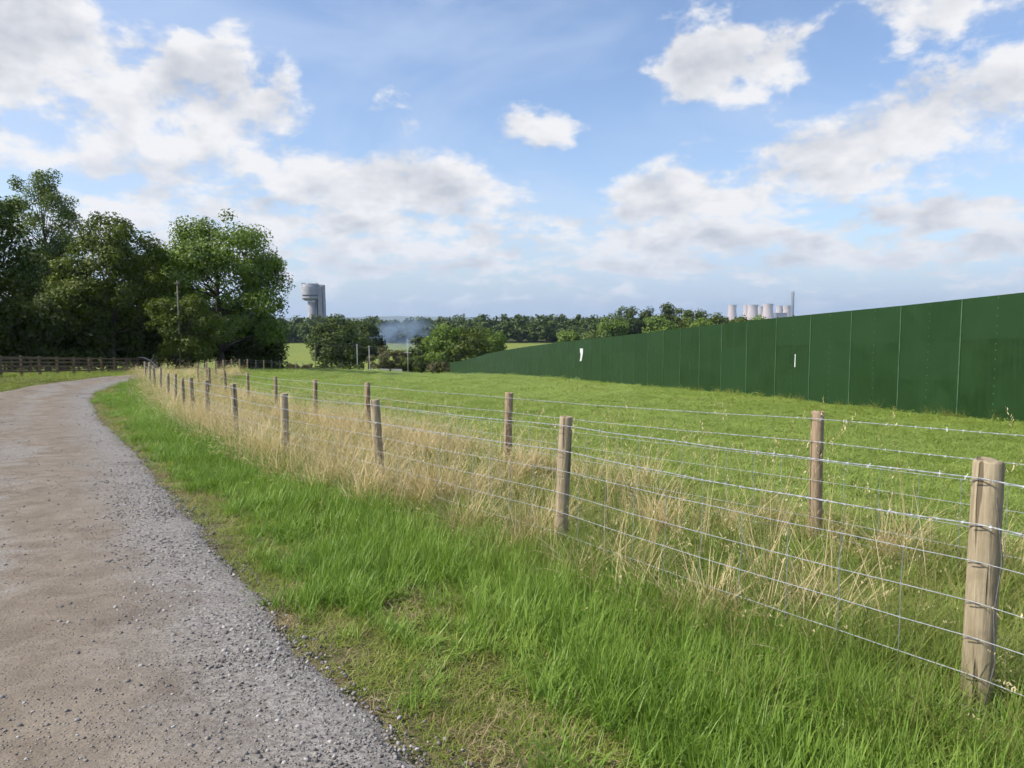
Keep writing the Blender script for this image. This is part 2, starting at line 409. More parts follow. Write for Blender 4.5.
# ------------------------------------------------------------------ post and wire fences
def post_mesh(seed, r=.062, h=1.5, sink=.4, n=14):
    g = random.Random(seed); mb = MB(); zs = [-sink, 0, .25, .5, .75, h-sink-.012, h-sink]; b = 0
    lob = [1 + .05*math.sin(2*math.pi*k/n*2 + seed) + g.uniform(-.025, .025) for k in range(n)]
    bx, by = g.uniform(-.006, .006), g.uniform(-.006, .006)
    for i, z in enumerate(zs):
        rr = r*(1.04 - .07*z) * (.90 if i == len(zs)-1 else 1)
        ox, oy = bx*math.sin(z*2.5), by*math.sin(z*3)
        for k in range(n):
            th = 2*math.pi*k/n; q = rr*lob[k]
            mb.v.append((ox+q*math.cos(th), oy+q*math.sin(th), z + (g.uniform(-.006, .006) if i == len(zs)-1 else 0)))
    for i in range(len(zs)-1):
        for k in range(n):
            k2 = (k+1) % n; mb.f.append((i*n+k, i*n+k2, (i+1)*n+k2, (i+1)*n+k))
    c = len(mb.v); mb.v.append((bx*.3, by*.3, h-sink-.004)); e = (len(zs)-1)*n
    for k in range(n): mb.f.append((e+k, e+(k+1) % n, c))
    me = mb.mesh('post'); 
    for p in me.polygons: p.use_smooth = abs(p.normal.z) < .5
    return me
rnd = random.Random(11)
def wire_fence(name, label, pts, pm, r, near_net, lean, top_h=1.1, lines=(.055,.245,.40,.57,.72,.88,1.02), barbed=2, side=-1):
    root = thing(name, label, 'fence', pts[0]); o0 = Vector(pts[0])
    variants = [post_mesh(rnd.randint(0, 999), r*rnd.uniform(.93, 1.08), top_h+.4) for _ in range(6)]
    heads = []
    for i, p in enumerate(pts):
        lx, ly = lean.get(i, (rnd.uniform(-.03, .03), rnd.uniform(-.03, .03)))
        dz = rnd.uniform(-.05, .04) if i != 1 else .02
        o = link('post', variants[i % 6], pm, root, Vector(p)-o0+Vector((0,0,dz)), (lx, ly, rnd.uniform(0, 6.28)))
        rot = o.rotation_euler.to_matrix()
        heads.append(lambda h, o=o, rot=rot, dz=dz: Vector(o.location) + rot @ Vector((0, 0, top_h - h - dz*.7)))
    L = np.array([p[:2] for p in pts]); t = np.gradient(L, axis=0); t /= np.linalg.norm(t, axis=1)[:,None]
    offs = [Vector((-q[1]*-side, q[0]*-side, 0))*(r*1.15+.008) for q in t]
    def strand(h):
        P = []
        for i in range(len(pts)-1):
            a, b = heads[i](h)+offs[i], heads[i+1](h)+offs[i+1]
            far = math.hypot(*(pts[i][:2])) > 30; n = 4 if far else 10
            sag = rnd.uniform(.004, .022)*(1.2 if h < .3 else .8)
            for k in range(n):
                u = k/n; P.append(a.lerp(b, u) - Vector((0, 0, sag*4*u*(1-u))) + (Vector((0,0,0)) if far else Vector((0,0,rnd.uniform(-.003,.003)*(k > 0)))))
        P.append(heads[-1](h)+offs[-1]); return P
    strands = [strand(h) for h in lines]
    for i, h in enumerate(lines):
        P = strands[i]
        if i < barbed:
            # two strands wound round each other near the camera
            mb = MB(); cut = next((k for k, p in enumerate(P) if math.hypot(p.x+o0.x, p.y+o0.y) > 14), len(P)-1)
            fine = []
            for a, b in zip(P[:cut], P[1:cut+1]):
                n = max(2, int((b-a).length/.018)); fine += [a.lerp(b, k/n) for k in range(n)]
            fine.append(P[cut])
            if len(fine) > 4:
                for ph in (0, math.pi):
                    mb.tube([p + Vector((0, .0016*math.cos(k*.9+ph), .0016*math.sin(k*.9+ph))) for k, p in enumerate(fine)], .0017, 4)
            if cut < len(P)-1: mb.tube(P[cut:], .0034, 4)
            w = mb.build('barbed_wire', M['wire'], root)
            bb = MB(); s = 0
            for a, b in zip(P[:-1], P[1:]):
                if math.hypot(a.x+o0.x, a.y+o0.y) > 20: break
                ln = (b-a).length; u = (.11 - s % .11) % .11; d = (b-a).normalized()
                while u < ln:
                    c = a + d*u; q = d.orthogonal().normalized()
                    for _ in range(2):
                        ang = rnd.uniform(0, 6.28); dr = (q*math.cos(ang) + d.cross(q)*math.sin(ang))
                        bb.tube([c - dr*.014 + d*.003, c + dr*.014 - d*.003], .0013, 3, False)
                    bb.tube([c - d*.006, c + d*.006], .0042, 5, False)
                    u += .11
                s += ln
            if bb.v:
                q = bb.build('barb', M['wire'], w); q['kind'] = 'stuff'
        else:
            MB().tube(P, .0019, 4).build('net_wire', M['wire'], root)
    if near_net:                                   # the upright wires of the stock net
        mb = MB(); nl = len(lines) - barbed
        for i in range(len(pts)-1):
            if math.hypot(*pts[i][:2]) > near_net: break
            ln = (Vector(pts[i+1])-Vector(pts[i])).length; m = int(ln/.29)
            n = 10 if math.hypot(*pts[i][:2]) <= 30 else 4
            base = sum((10 if math.hypot(*pts[k][:2]) <= 30 else 4) for k in range(i))
            for k in range(1, m):
                u = k/m*n; k0 = base + int(u); fr = u-int(u)
                Q = [s[min(k0, len(s)-2)].lerp(s[min(k0+1, len(s)-1)], fr) for s in strands[barbed:]]
                Q = [q + Vector((rnd.uniform(-.004,.004), 0, 0)) for q in Q]
                mb.tube(Q, .0023, 3)
                for q in Q: mb.tube([q - Vector((0,0,.006)), q + Vector((0,0,.006))], .0036, 5)
        q = mb.build('stay_wire', M['wire'], root); q['kind'] = 'stuff'
    return root, strands, o0
fr_root, fr_str, fr_o = wire_fence('stock_fence', 'barbed wire and net fence on round grey timber posts along the grass verge', FR, M['post'], .052, 16,
                       {1: (0, .0), 2: (-.02, -.03), 3: (.0, -.05)})
in_root, _, _ = wire_fence('stock_fence', 'thinner wire fence on brown posts, inside the field behind the verge fence', IN, M['post2'], .055, 16, {2: (.0, .01)}, side=-1)
# wire tail hanging down the nearest post
h1 = Vector(FR[1]) - fr_o
MB().tube([h1 + Vector((-.01, -.075, .98)), h1 + Vector((.02, -.085, .72)), h1 + Vector((.0, -.08, .5)), h1 + Vector((.012, -.088, .3)), h1 + Vector((-.02, -.085, .12)), h1+Vector((-.05,-.09,.02))], .003, 5).build('wire_tail', M['rust_wire'], fr_root)
st = MB()
for i in range(0, 6):
    for h in (.055,.245,.40,.57,.72,.88,1.02):
        p = Vector(FR[i]) - fr_o; d = Vector((-.82,-.57,0))*.071
        c = p + d + Vector((0,0,1.1-h))
        st.tube([c + Vector((.02,-.02,.004)), c + Vector((0,0,.002))*1 + d*.08, c + Vector((-.02,.02,-.004))], .0025, 4)
q = st.build('staple', M['rust_wire'], fr_root); q['kind'] = 'stuff'

# ------------------------------------------------------------------ timber rail fences by the bend
def rail_fence(label, cols, h=1.2, dxy=(0, 0)):
    P = [gp(*c) for c in cols]; P = [(x+dxy[0], y+dxy[1], Hs(x+dxy[0], y+dxy[1])) for x, y, _ in P]
    root = thing('rail_fence', label, 'fence', P[0]); o0 = Vector(P[0]); g = random.Random(5)
    pm = MB().hexa([(-.07,-.05,-.3),(.07,-.05,-.3),(.07,.05,-.3),(-.07,.05,-.3),(-.066,-.046,h),(.066,-.046,h-.03),(.066,.046,h-.03),(-.066,.046,h)]).mesh('post')
    for i, p in enumerate(P):
        link('post', pm, M['rail'], root, Vector(p)-o0, (g.uniform(-.03,.03), g.uniform(-.03,.03), .17+g.uniform(-.1,.1)))
    for a, b in zip(P[:-1], P[1:]):
        a, b = Vector(a)-o0, Vector(b)-o0; d = (b-a).normalized(); s = Vector((d.y, -d.x, 0)).normalized()
        for z in (.28, .55, .82, 1.08):
            z1, z2 = z+g.uniform(-.02,.02), z+g.uniform(-.02,.02); w = .05; off = s*.05
            A, B = a+off+Vector((0,0,z1))-d*.08, b+off+Vector((0,0,z2))+d*.08-s*.004; t = s*.038; u = Vector((0,0,w))
            MB().hexa([A-u, B-u, B-u+t, A-u+t, A+u, B+u, B+u+t, A+u+t]).build('rail', M['rail'], root)
    return root
rail_fence('four rail brown timber fence beyond the bend of the dirt road', [(-42,37.2),(-20,39.2),(1,41.3),(21.5,43.6),(40,46),(58,48.3),(74,50.7),(89,53),(102,55.4),(115,57.7),(126.5,60),(138,62.4),(148,64.8),(157,67)])
rail_fence('dark timber rail fence in the shade close under the roadside trees', [(-30,47),(-4,49.5),(20,52),(42,54.5),(60,57),(77,59.5),(92,62),(106,64.5),(119,67)], 1.25, (-3.5, 2))

# ------------------------------------------------------------------ green hoarding
def paint_mat():
    m, nt, p = new_mat('green_hoarding_paint'); v = pos(nt)
    rndm = E(nt, nt.nodes.new('ShaderNodeObjectInfo').outputs['Random'])
    n = noise(nt, v, 1.1, 5, .65, .4); n2 = noise(nt, mapv(nt, v, (3, 3, .25)), 3, 4, .6); n3 = noise(nt, v, 9, 5, .7)
    c = mixc(nt, n.step(.3, .7), (.0068, .027, .0042), (.0115, .039, .0070))
    c = mixc(nt, n2.step(.42, .8, 0, .6), c, (.019, .050, .018))
    c = mixc(nt, n3.step(.66, .78, 0, .4), c, (.04, .075, .034))
    c = mixc(nt, rndm * .8, c, (.014, .044, .012))
    nt.links.new(c, p.inputs['Base Color']); p.inputs['Specular IOR Level'].default_value = .25
    nt.links.new(n.step(.2, .8, .45, .65).o, p.inputs['Roughness']); bump(nt, p, n, .006); return m
M['paint'] = paint_mat()
M['strip'] = simple('pale_green_strip', (.030, .080, .034), (.070, .125, .066), 3, .6)
M['screw'] = simple('screw_head', (.05, .11, .05), (.09, .15, .085), 9, .5)
M['white'] = simple('torn_white_sheet', (.5, .51, .54), (.66, .66, .68), 3, .7)
def hoarding():
    dy = 2.403; dep = lambda n: dy*(n - .0)
    hx = lambda y: 16.0 - .176*y
    ns = np.arange(5.6, 72.0, 1.0)
    B = []
    HH = 3.27
    for n in ns:
        y = dep(n); x = hx(y); B.append(Vector((x, y, Hs(x, y) - .03)))
    # smooth base so that the top edge runs as one line
    zs = np.array([b.z for b in B]); k = np.ones(5)/5; zsm = np.convolve(np.pad(zs, 2, mode='reflect', reflect_type='odd'), k, 'valid')
    T = [Vector((b.x, b.y, z + HH)) for b, z in zip(B, zsm)]
    root = thing('hoarding', 'tall green painted plywood hoarding running along the far side of the field', 'hoarding', B[0]); o0 = B[0].copy()
    d = Vector((-.176, 1, 0)).normalized(); nrm_ = Vector((-d.y, d.x, 0)).normalized()      # faces the field
    g = random.Random(3)
    for i in range(len(B)-1):
        b0, b1, t0, t1 = B[i]-o0, B[i+1]-o0, T[i]-o0, T[i+1]-o0
        b0 = b0 - Vector((0,0,.1)); b1 = b1 - Vector((0,0,.1))
        for r in range(3):
            e = 0.0; f0, f1 = r/3, (r+1)/3
            A0, A1 = b0.lerp(t0, f0+e*(r > 0)), b0.lerp(t0, f1-e*(r < 2)); C0, C1 = b1.lerp(t1, f0+e*(r > 0)), b1.lerp(t1, f1-e*(r < 2))
            gap = d*.002; pr = [nrm_*(.018 + g.uniform(-.004, .006)) for _ in range(4)]
            MB().hexa([A0+gap+pr[0], C0-gap+pr[1], C0-gap, A0+gap, A1+gap+pr[2], C1-gap+pr[3], C1-gap, A1+gap]).build('panel', M['paint'], root)
        far = B[i].length > 75
        if True:
            w = d*(.018 if not far else .03); pr = nrm_*.036; q = nrm_*.012; up = Vector((0,0,.02))
            MB().hexa([b0-w+pr, b0+w+pr, b0+w+q, b0-w+q, t0-w+pr-up, t0+w+pr-up, t0+w+q-up, t0-w+q-up]).build('cover_strip', M['strip'], root)
        if B[i].length < 45:
            mb = MB(); m0, m1 = b0.lerp(b1, .5), t0.lerp(t1, .5); n = 15
            for k in range(n):
                c = m0.lerp(m1, (k+.6+g.uniform(-.15,.15))/n) + nrm_*.022; s = .010
                mb.hexa([c-d*s-Vector((0,0,s*1.8)), c+d*s-Vector((0,0,s*1.8)), c+d*s-Vector((0,0,s*1.8))+nrm_*.008, c-d*s-Vector((0,0,s*1.8))+nrm_*.008,
                         c-d*s+Vector((0,0,s*1.8)), c+d*s+Vector((0,0,s*1.8)), c+d*s+Vector((0,0,s*1.8))+nrm_*.008, c-d*s+Vector((0,0,s*1.8))+nrm_*.008])
            q_ = mb.build('screw', M['screw'], root); q_['kind'] = 'stuff'
        # upright behind
        mb = MB(); p = b0 - nrm_*.06
        mb.hexa([p-d*.05-nrm_*.1, p+d*.05-nrm_*.1, p+d*.05, p-d*.05, p-d*.05-nrm_*.1+t0-b0-up*3, p+d*.05-nrm_*.1+t0-b0-up*3, p+d*.05+t0-b0-up*3, p-d*.05+t0-b0-up*3]) if not far else None
        if mb.v: mb.build('support_post', M['rail'], root)
    def onwall(px, py):
        # intersect the photo ray with the wall plane
        dx, dy_, dz = px-512, F*cp+(384-py)*sp, (384-py)*cp-F*sp; t = 16.0/(dx+.176*dy_); return Vector((dx*t, dy_*t, EYE+dz*t))
    for pts, lab in (([(580.2,361.3),(581.9,360.8),(583.2,353.5),(583.4,348.6),(580.4,348.4),(580.6,352.5),(581.3,354)], 'torn white sheet fixed to the green panels'),
                     ([(795.3,367),(796.1,367),(796.5,354.5),(795.8,354)], 'narrow white strip fixed to a green panel')):
        V = [onwall(*p) - o0 + nrm_*.031 for p in pts]; V2 = [v + nrm_*.008 for v in V]; n = len(V)
        MB().add(V + V2, [tuple(range(n)), tuple(reversed(range(n, 2*n)))] + [(k, n+k, n+(k+1) % n, (k+1) % n) for k in range(n)]).build('torn_sheet', M['white'], root, label=lab)
    return root
hoarding()
# ------------------------------------------------------------------ trees
M['bark'] = simple('bark', (.055, .043, .032), (.12, .10, .08), 14, .95, (1, 1, .2), bmp=.03)
M['oak_leaf'] = leaf_mat('oak_leaf', (.075, .125, .017), (.135, .21, .032), (.24, .32, .066), .5)
M['pale_leaf'] = leaf_mat('pale_leaf', (.085, .12, .03), (.125, .175, .045), (.19, .24, .08), .5, .35)
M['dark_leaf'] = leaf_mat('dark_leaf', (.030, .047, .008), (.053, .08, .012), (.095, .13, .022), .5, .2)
M['olive_leaf'] = leaf_mat('olive_leaf', (.055, .08, .010), (.09, .125, .016), (.15, .18, .03), .5)
M['brown_leaf'] = leaf_mat('brown_leaf', (.07, .075, .025), (.11, .105, .04), (.16, .14, .06), .6, .25)
M['wood_leaf'] = leaf_mat('wood_leaf', (.042, .068, .014), (.07, .108, .024), (.12, .16, .045), .12, .2)
def leaf_quads(C, N, size, g, asp=.62):
    """diamond leaves at C facing N"""
    n = len(C); N = N/np.linalg.norm(N, axis=1)[:,None]
    ref = g.normal(size=(n, 3)); U = np.cross(N, ref); U /= np.linalg.norm(U, axis=1)[:,None]; Wv = np.cross(N, U)
    s = (size*g.uniform(.6, 1.35, n))[:,None]; fold = N*s*.18
    V = np.stack([C - U*s*.5, C + Wv*s*asp*.5 + fold, C + U*s*.5, C - Wv*s*asp*.5 + fold], 1).reshape(-1, 3)
    Fc = np.arange(4*n).reshape(n, 4); return V, Fc
def crown_points(g, Hh, hb, Rx, Ry, ncl, cr, nleaf, flat=.75, lump=.28, shift=(0, 0), low=0.0):
    ph = g.uniform(0, 6.28, (6,)); cz, az_ = (Hh+hb)/2, (Hh-hb)/2
    cl = []
    while len(cl) < ncl:
        d = g.normal(size=3); d /= np.linalg.norm(d)
        th = math.atan2(d[1], d[0]); lb = 1 + lump*(.6*math.sin(2*th+ph[0]) + .5*math.sin(3*th+ph[1]+2*d[2]) + .5*math.sin(5*d[2]+ph[2]+th) + .4*math.sin(5*th+ph[3]))
        r = g.uniform(.15, 1)**.42 * (lb if lb < 1.25 else 1.25) * .92
        wid = 1.0 if d[2] > 0 else 1 + low*abs(d[2])
        p = np.array([d[0]*Rx*r*wid + shift[0]*(d[2]*r), d[1]*Ry*r*wid + shift[1]*(d[2]*r), cz + d[2]*az_*r])
        if p[2] < hb*.9: continue
        cl.append(p)
    cl = np.array(cl); crs = cr*g.uniform(.6, 1.3, ncl); w = crs**2; w /= w.sum()
    idx = g.choice(ncl, nleaf, p=w)
    dirs = g.normal(size=(nleaf, 3)); dirs /= np.linalg.norm(dirs, axis=1)[:,None]
    rad = g.uniform(0, 1, nleaf)**.45
    C = cl[idx] + dirs*rad[:,None]*crs[idx][:,None]*np.array([1, 1, flat])
    ctr = np.array([0, 0, cz-.2*az_]); out = C-ctr; out /= (np.linalg.norm(out, axis=1)[:,None]+1e-6)
    N = dirs*.7 + out*.5 + np.array([0, 0, .25]) + g.normal(size=(nleaf, 3))*.55
    tint = np.clip(g.uniform(0, 1, nleaf)*.55 + g.uniform(0, 1, ncl)[idx]*.45, 0, 1)
    return cl, crs, C, N, tint
def limbs_mesh(g, Hh, hb, cl, tr, nl, shift=(0, 0), top=.8):
    mb = MB(); n = 9; P, rr = [], []
    wx, wy = g.uniform(-.025, .025, 2)*Hh
    def tp(f): return Vector((wx*math.sin(f*2.6) + shift[0]*f*.4, wy*math.sin(f*3.1) + shift[1]*f*.4, Hh*top*f))
    for i in range(n):
        f = i/(n-1); P.append(tp(f) - Vector((0,0,.3 if i == 0 else 0))); rr.append(tr*(1.35 if i == 0 else 1)*(1-.85*f)+.015)
    mb.tube(P, rr, 8)
    for c in cl[:nl]:
        c = Vector(c); f = min(.95, max(.16, (c.z - .28*math.hypot(c.x, c.y)-.05*Hh)/(Hh*top)*.85)); a = tp(f)
        mid = a.lerp(c, .5) + Vector(g.normal(size=3)*.06*(c-a).length) - Vector((0,0,.06*(c-a).length)); r0 = tr*(1-.85*f)*.5
        mb.tube([a, a.lerp(mid, .5)+Vector(g.normal(size=3)*.02*(c-a).length), mid, mid.lerp(c, .5)+Vector((0,0,.03*(c-a).length)), c], [r0, r0*.8, r0*.58, r0*.36, max(.012, r0*.12)], 5)
    return mb
_tree_cache = {}
def tree(name, label, loc, mat, Hh, hb, Rx, Ry, ncl, cr, nleaf, ls, tr, seed, nl=40, rot=0, cat='tree', group=None, **kw):
    g = np.random.default_rng(seed)
    root = thing(name, label, cat, loc, group, (0, 0, rot))
    cl, crs, C, N, tint = crown_points(g, Hh, hb, Rx, Ry, ncl, cr, nleaf, **kw)
    V, Fc = leaf_quads(C, N, ls, g); me = mesh_np('crown', V, Fc); attr(me, 'tint', np.repeat(tint, 4))
    link('crown', me, mat, root)
    limbs_mesh(g, Hh, hb, cl, tr, nl, kw.get('shift', (0, 0))).build('trunk' if tr > .06 else 'stem', M['bark'], root, True)
    return root
def topz(py, y): return EYE + (HOR-py)/F*y
def at(px, y): return gp(px, y)
def big_tree(label, px, y, pytop, mat, hbf, rpx, ncl, cr, nleaf, ls, tr, seed, name='tree', **kw):
    x, y, z = at(px, y); Hh = topz(pytop, y) - z
    return tree(name, label, (x, y, z), mat, Hh, Hh*hbf, rpx/F*y, rpx/F*y*.9, ncl, cr, nleaf, ls, tr, seed, **kw)
big_tree('large round oak with open crown, rightmost of the roadside trees', 222, 84, 212, M['oak_leaf'], .06, 76, 150, 1.6, 40000, .32, .42, 21, 'oak_tree', lump=.16, low=.25, nl=80)
big_tree('broad low olive green tree left of the round oak', 112, 76, 212, M['olive_leaf'], .1, 60, 110, 1.3, 27000, .30, .34, 55, 'broadleaf_tree', lump=.1, nl=60)
big_tree('tall pale airy tree rising above its neighbours at left', 48, 95, 163, M['pale_leaf'], .3, 42, 95, 1.25, 16000, .30, .32, 33, 'ash_tree', lump=.12, nl=80)
big_tree('near black dense tree at the left edge of the picture', -50, 60, 170, M['dark_leaf'], .06, 86, 130, 1.4, 30000, .32, .36, 14, 'dense_tree', lump=.14, nl=40)
big_tree('slender tree with light leaves in front of the oak, beside the pole', 188, 68, 290, M['olive_leaf'], .04, 38, 46, .85, 9000, .24, .12, 8, 'young_tree', lump=.2, nl=24)
big_tree('dark tree crown behind and between the broad tree and the oak', 158, 98, 228, M['dark_leaf'], .05, 50, 90, 1.5, 19000, .36, .35, 41, 'dense_tree', lump=.15)
big_tree('dark tree filling the gap beneath the tall pale tree', 62, 84, 250, M['dark_leaf'], .05, 56, 90, 1.5, 20000, .34, .32, 43, 'dense_tree', lump=.15)
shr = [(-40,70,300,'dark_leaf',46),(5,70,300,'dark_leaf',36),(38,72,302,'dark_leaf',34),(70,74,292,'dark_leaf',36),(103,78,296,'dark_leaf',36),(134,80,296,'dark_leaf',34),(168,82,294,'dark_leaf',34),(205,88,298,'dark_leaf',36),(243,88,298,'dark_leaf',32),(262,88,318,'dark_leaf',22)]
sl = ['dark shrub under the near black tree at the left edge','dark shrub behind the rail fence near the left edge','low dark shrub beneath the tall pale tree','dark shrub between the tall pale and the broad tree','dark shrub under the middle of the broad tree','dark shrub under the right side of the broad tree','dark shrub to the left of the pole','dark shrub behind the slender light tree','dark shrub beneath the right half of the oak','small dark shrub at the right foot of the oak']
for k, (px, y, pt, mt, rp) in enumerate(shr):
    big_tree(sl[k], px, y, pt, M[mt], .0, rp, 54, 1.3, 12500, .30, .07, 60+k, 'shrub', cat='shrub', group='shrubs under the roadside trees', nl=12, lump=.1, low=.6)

# mid-distance trees at the bottom of the field
mid = [('dark rounded tree at the foot of the field, below the concrete tower', 341, 186, 319, 'dark_leaf', .18, 27, 60, 2.0, 7000, .62, .3, 71, 'tree'),
       ('smaller dark tree joined to the right of the rounded dark one', 369, 192, 322, 'dark_leaf', .3, 15, 26, 1.4, 2800, .6, .2, 72, 'tree'),
       ('dark holly-like tree just left of the bright green clump', 421, 196, 337, 'dark_leaf', .06, 14, 26, 1.3, 2600, .55, .18, 73, 'tree'),
       ('bright green tree, left one of the clump behind the hoarding end', 446, 190, 326, 'oak_leaf', .06, 22, 42, 1.7, 4600, .6, .25, 74, 'tree'),
       ('tallest yellow green tree in the middle of the clump behind the hoarding end', 472, 188, 325, 'olive_leaf', .05, 23, 46, 1.7, 5000, .6, .25, 75, 'tree'),
       ('dark green tree, right one of the clump behind the hoarding end', 492, 194, 330, 'oak_leaf', .05, 15, 30, 1.5, 3200, .6, .22, 76, 'tree'),
       ('olive brown bush right of the pale poles at the field end', 380, 182, 348, 'brown_leaf', .03, 15, 22, .9, 1800, .45, .06, 77, 'bush'),
       ('olive brown bush below the drifting smoke', 397, 185, 350, 'brown_leaf', .03, 14, 22, .9, 1700, .45, .06, 78, 'bush'),
       ('low green bush between the smoke and the bright clump', 412, 183, 354, 'olive_leaf', .03, 14, 20, .9, 1700, .45, .06, 79, 'bush'),
       ('pale brown scrub at the foot of the bright green clump', 438, 180, 361, 'brown_leaf', .03, 13, 20, .8, 1500, .4, .06, 80, 'bush')]
for (lab, px, y, pt, mt, hb, rp, ncl, cr, nlf, ls, tr, sd, nm) in mid:
    big_tree(lab, px, y, pt, M[mt], hb*.4, rp*1.08, int(ncl*1.4), cr*1.15, int(nlf*1.7), ls, tr, sd, nm, cat=nm, nl=16, lump=.12, low=.5)
def hedge(label, px0, px1, y, pytop, mat, dep, n, ls, seed, name='hedge'):
    a, b = at(px0, y), at(px1, y); g = np.random.default_rng(seed); L = b[0]-a[0]
    h = topz(pytop, y) - min(a[2], b[2]); root = thing(name, label, 'hedge', ((a[0]+b[0])/2, y, a[2]))
    u = g.uniform(-.5, .5, n); C = np.c_[u*L, g.normal(0, .35, n)*dep, h*(.85+.2*np.sin(u*17)+.1*np.sin(u*41))*g.uniform(0, 1, n)**.6]
    V, Fc = leaf_quads(C, g.normal(size=(n, 3))+[0, -.4, .5], ls, g); me = mesh_np('foliage', V, Fc); attr(me, 'tint', np.repeat(g.uniform(0, 1, n), 4))
    link('foliage', me, M[mat], root)
    mb = MB()
    for k in range(10): xx = (k/9-.5)*L*.95; mb.tube([(xx, 0, -.2), (xx+g.uniform(-.2,.2), 0, h*.4), (xx+g.uniform(-.4,.4), g.uniform(-.3,.3), h*.75)], [.05, .04, .015], 5)
    mb.build('stem', M['bark'], root)
hedge('low dark hedge in front of the rounded dark tree', 312, 364, 158, 364.5, 'dark_leaf', 1.6, 4500, .35, 91)
hedge('thin dry hedge line left of the low dark hedge', 262, 312, 118, 364, 'brown_leaf', 1.0, 3000, .25, 92)

# distinct trees on the rise behind the hoarding
rise = [('round dark tree, leftmost of the tall crowns behind the hoarding', 626, 330, 305, 'wood_leaf', 17), ('narrow dark tree next to the leftmost tall crown', 645, 335, 306, 'dark_leaf', 10),
        ('dark domed tree in the middle of the tall crowns', 668, 330, 305, 'dark_leaf', 11), ('broad yellow green tree, the widest crown behind the hoarding', 688, 325, 305, 'olive_leaf', 18),
        ('yellow green tree just left of the cooling towers', 716, 330, 315, 'olive_leaf', 14), ('low olive tree below the first cooling tower', 738, 340, 316, 'olive_leaf', 14),
        ('low olive tree below the middle cooling towers', 760, 345, 317, 'oak_leaf', 13), ('small dark tree just right of the tall chimney', 806, 350, 318.4, 'dark_leaf', 8),
        ('mid green tree below the domed crowns, close above the hoarding', 660, 318, 316, 'oak_leaf', 20), ('rounded green tree close above the hoarding left of the domes', 612, 320, 318, 'oak_leaf', 16),
        ('pale grey green willow-like tree peeping over the hoarding', 594, 300, 331, 'pale_leaf', 13), ('green tree close over the hoarding under the yellow green crown', 700, 310, 320, 'oak_leaf', 16),
        ('low green tree over the hoarding beside the white torn sheet', 570, 305, 331, 'oak_leaf', 14), ('low green tree at the far right of the wooded rise', 782, 330, 319, 'oak_leaf', 12)]
for k, (lab, px, y, pt, mt, rp) in enumerate(rise):
    big_tree(lab, px, y, pt, M[mt], .0, rp*1.1, 50, 2.6, 4200, .95, .3, 110+k, 'tree', group='trees on the rise behind the hoarding', nl=10, lump=.1, low=.5)
# the far wood: one mass
def woodland(name, label, spots, seed):
    g = np.random.default_rng(seed); VV, FF, TT = [], [], []; b = 0
    for (px, y, pt, rp) in spots:
        x, y, z = at(px, y); Hh = topz(pt, y)-z; rr = rp/F*y
        cl, crs, C, N, tint = crown_points(g, Hh, Hh*.06, rr, rr, 26, rr*.42, 700, lump=.12, low=.4)
        C = C + [x, y, z]; V, Fc = leaf_quads(C, N, 1.35, g, .8); VV.append(V); FF.append(Fc+b); b += len(V); TT.append(np.repeat(np.clip(tint*.6 + g.uniform(0, .4), 0, 1), 4))
    me = mesh_np(name, np.vstack(VV), np.vstack(FF)); attr(me, 'tint', np.concatenate(TT))
    link(name, me, M['wood_leaf'], kind='stuff', label=label, category='woodland')
g = random.Random(77); spots = []
for px in range(-120, 830, 7):
    top = np.interp(px, [-120, 240, 300, 330, 375, 392, 405, 430, 470, 520, 600, 640, 720, 830], [319, 319, 318.5, 318, 319, 321, 322, 319, 318, 317, 318, 319, 320.5, 320.5])
    spots.append((px+g.uniform(-3, 3), 428+g.uniform(-10, 25), top-2.2+g.uniform(-1.6, 1.4), g.uniform(8, 13)))
    spots.append((px+g.uniform(-3, 3), 412+g.uniform(-4, 6), top+g.uniform(3, 9), g.uniform(6, 10)))
for px in (505, 517, 560, 577, 548): spots.append((px, 430, 314.5+g.uniform(0, 1.5), 5))
woodland('woodland', 'distant dark green belt of woodland across the far side of the fields', spots, 5)

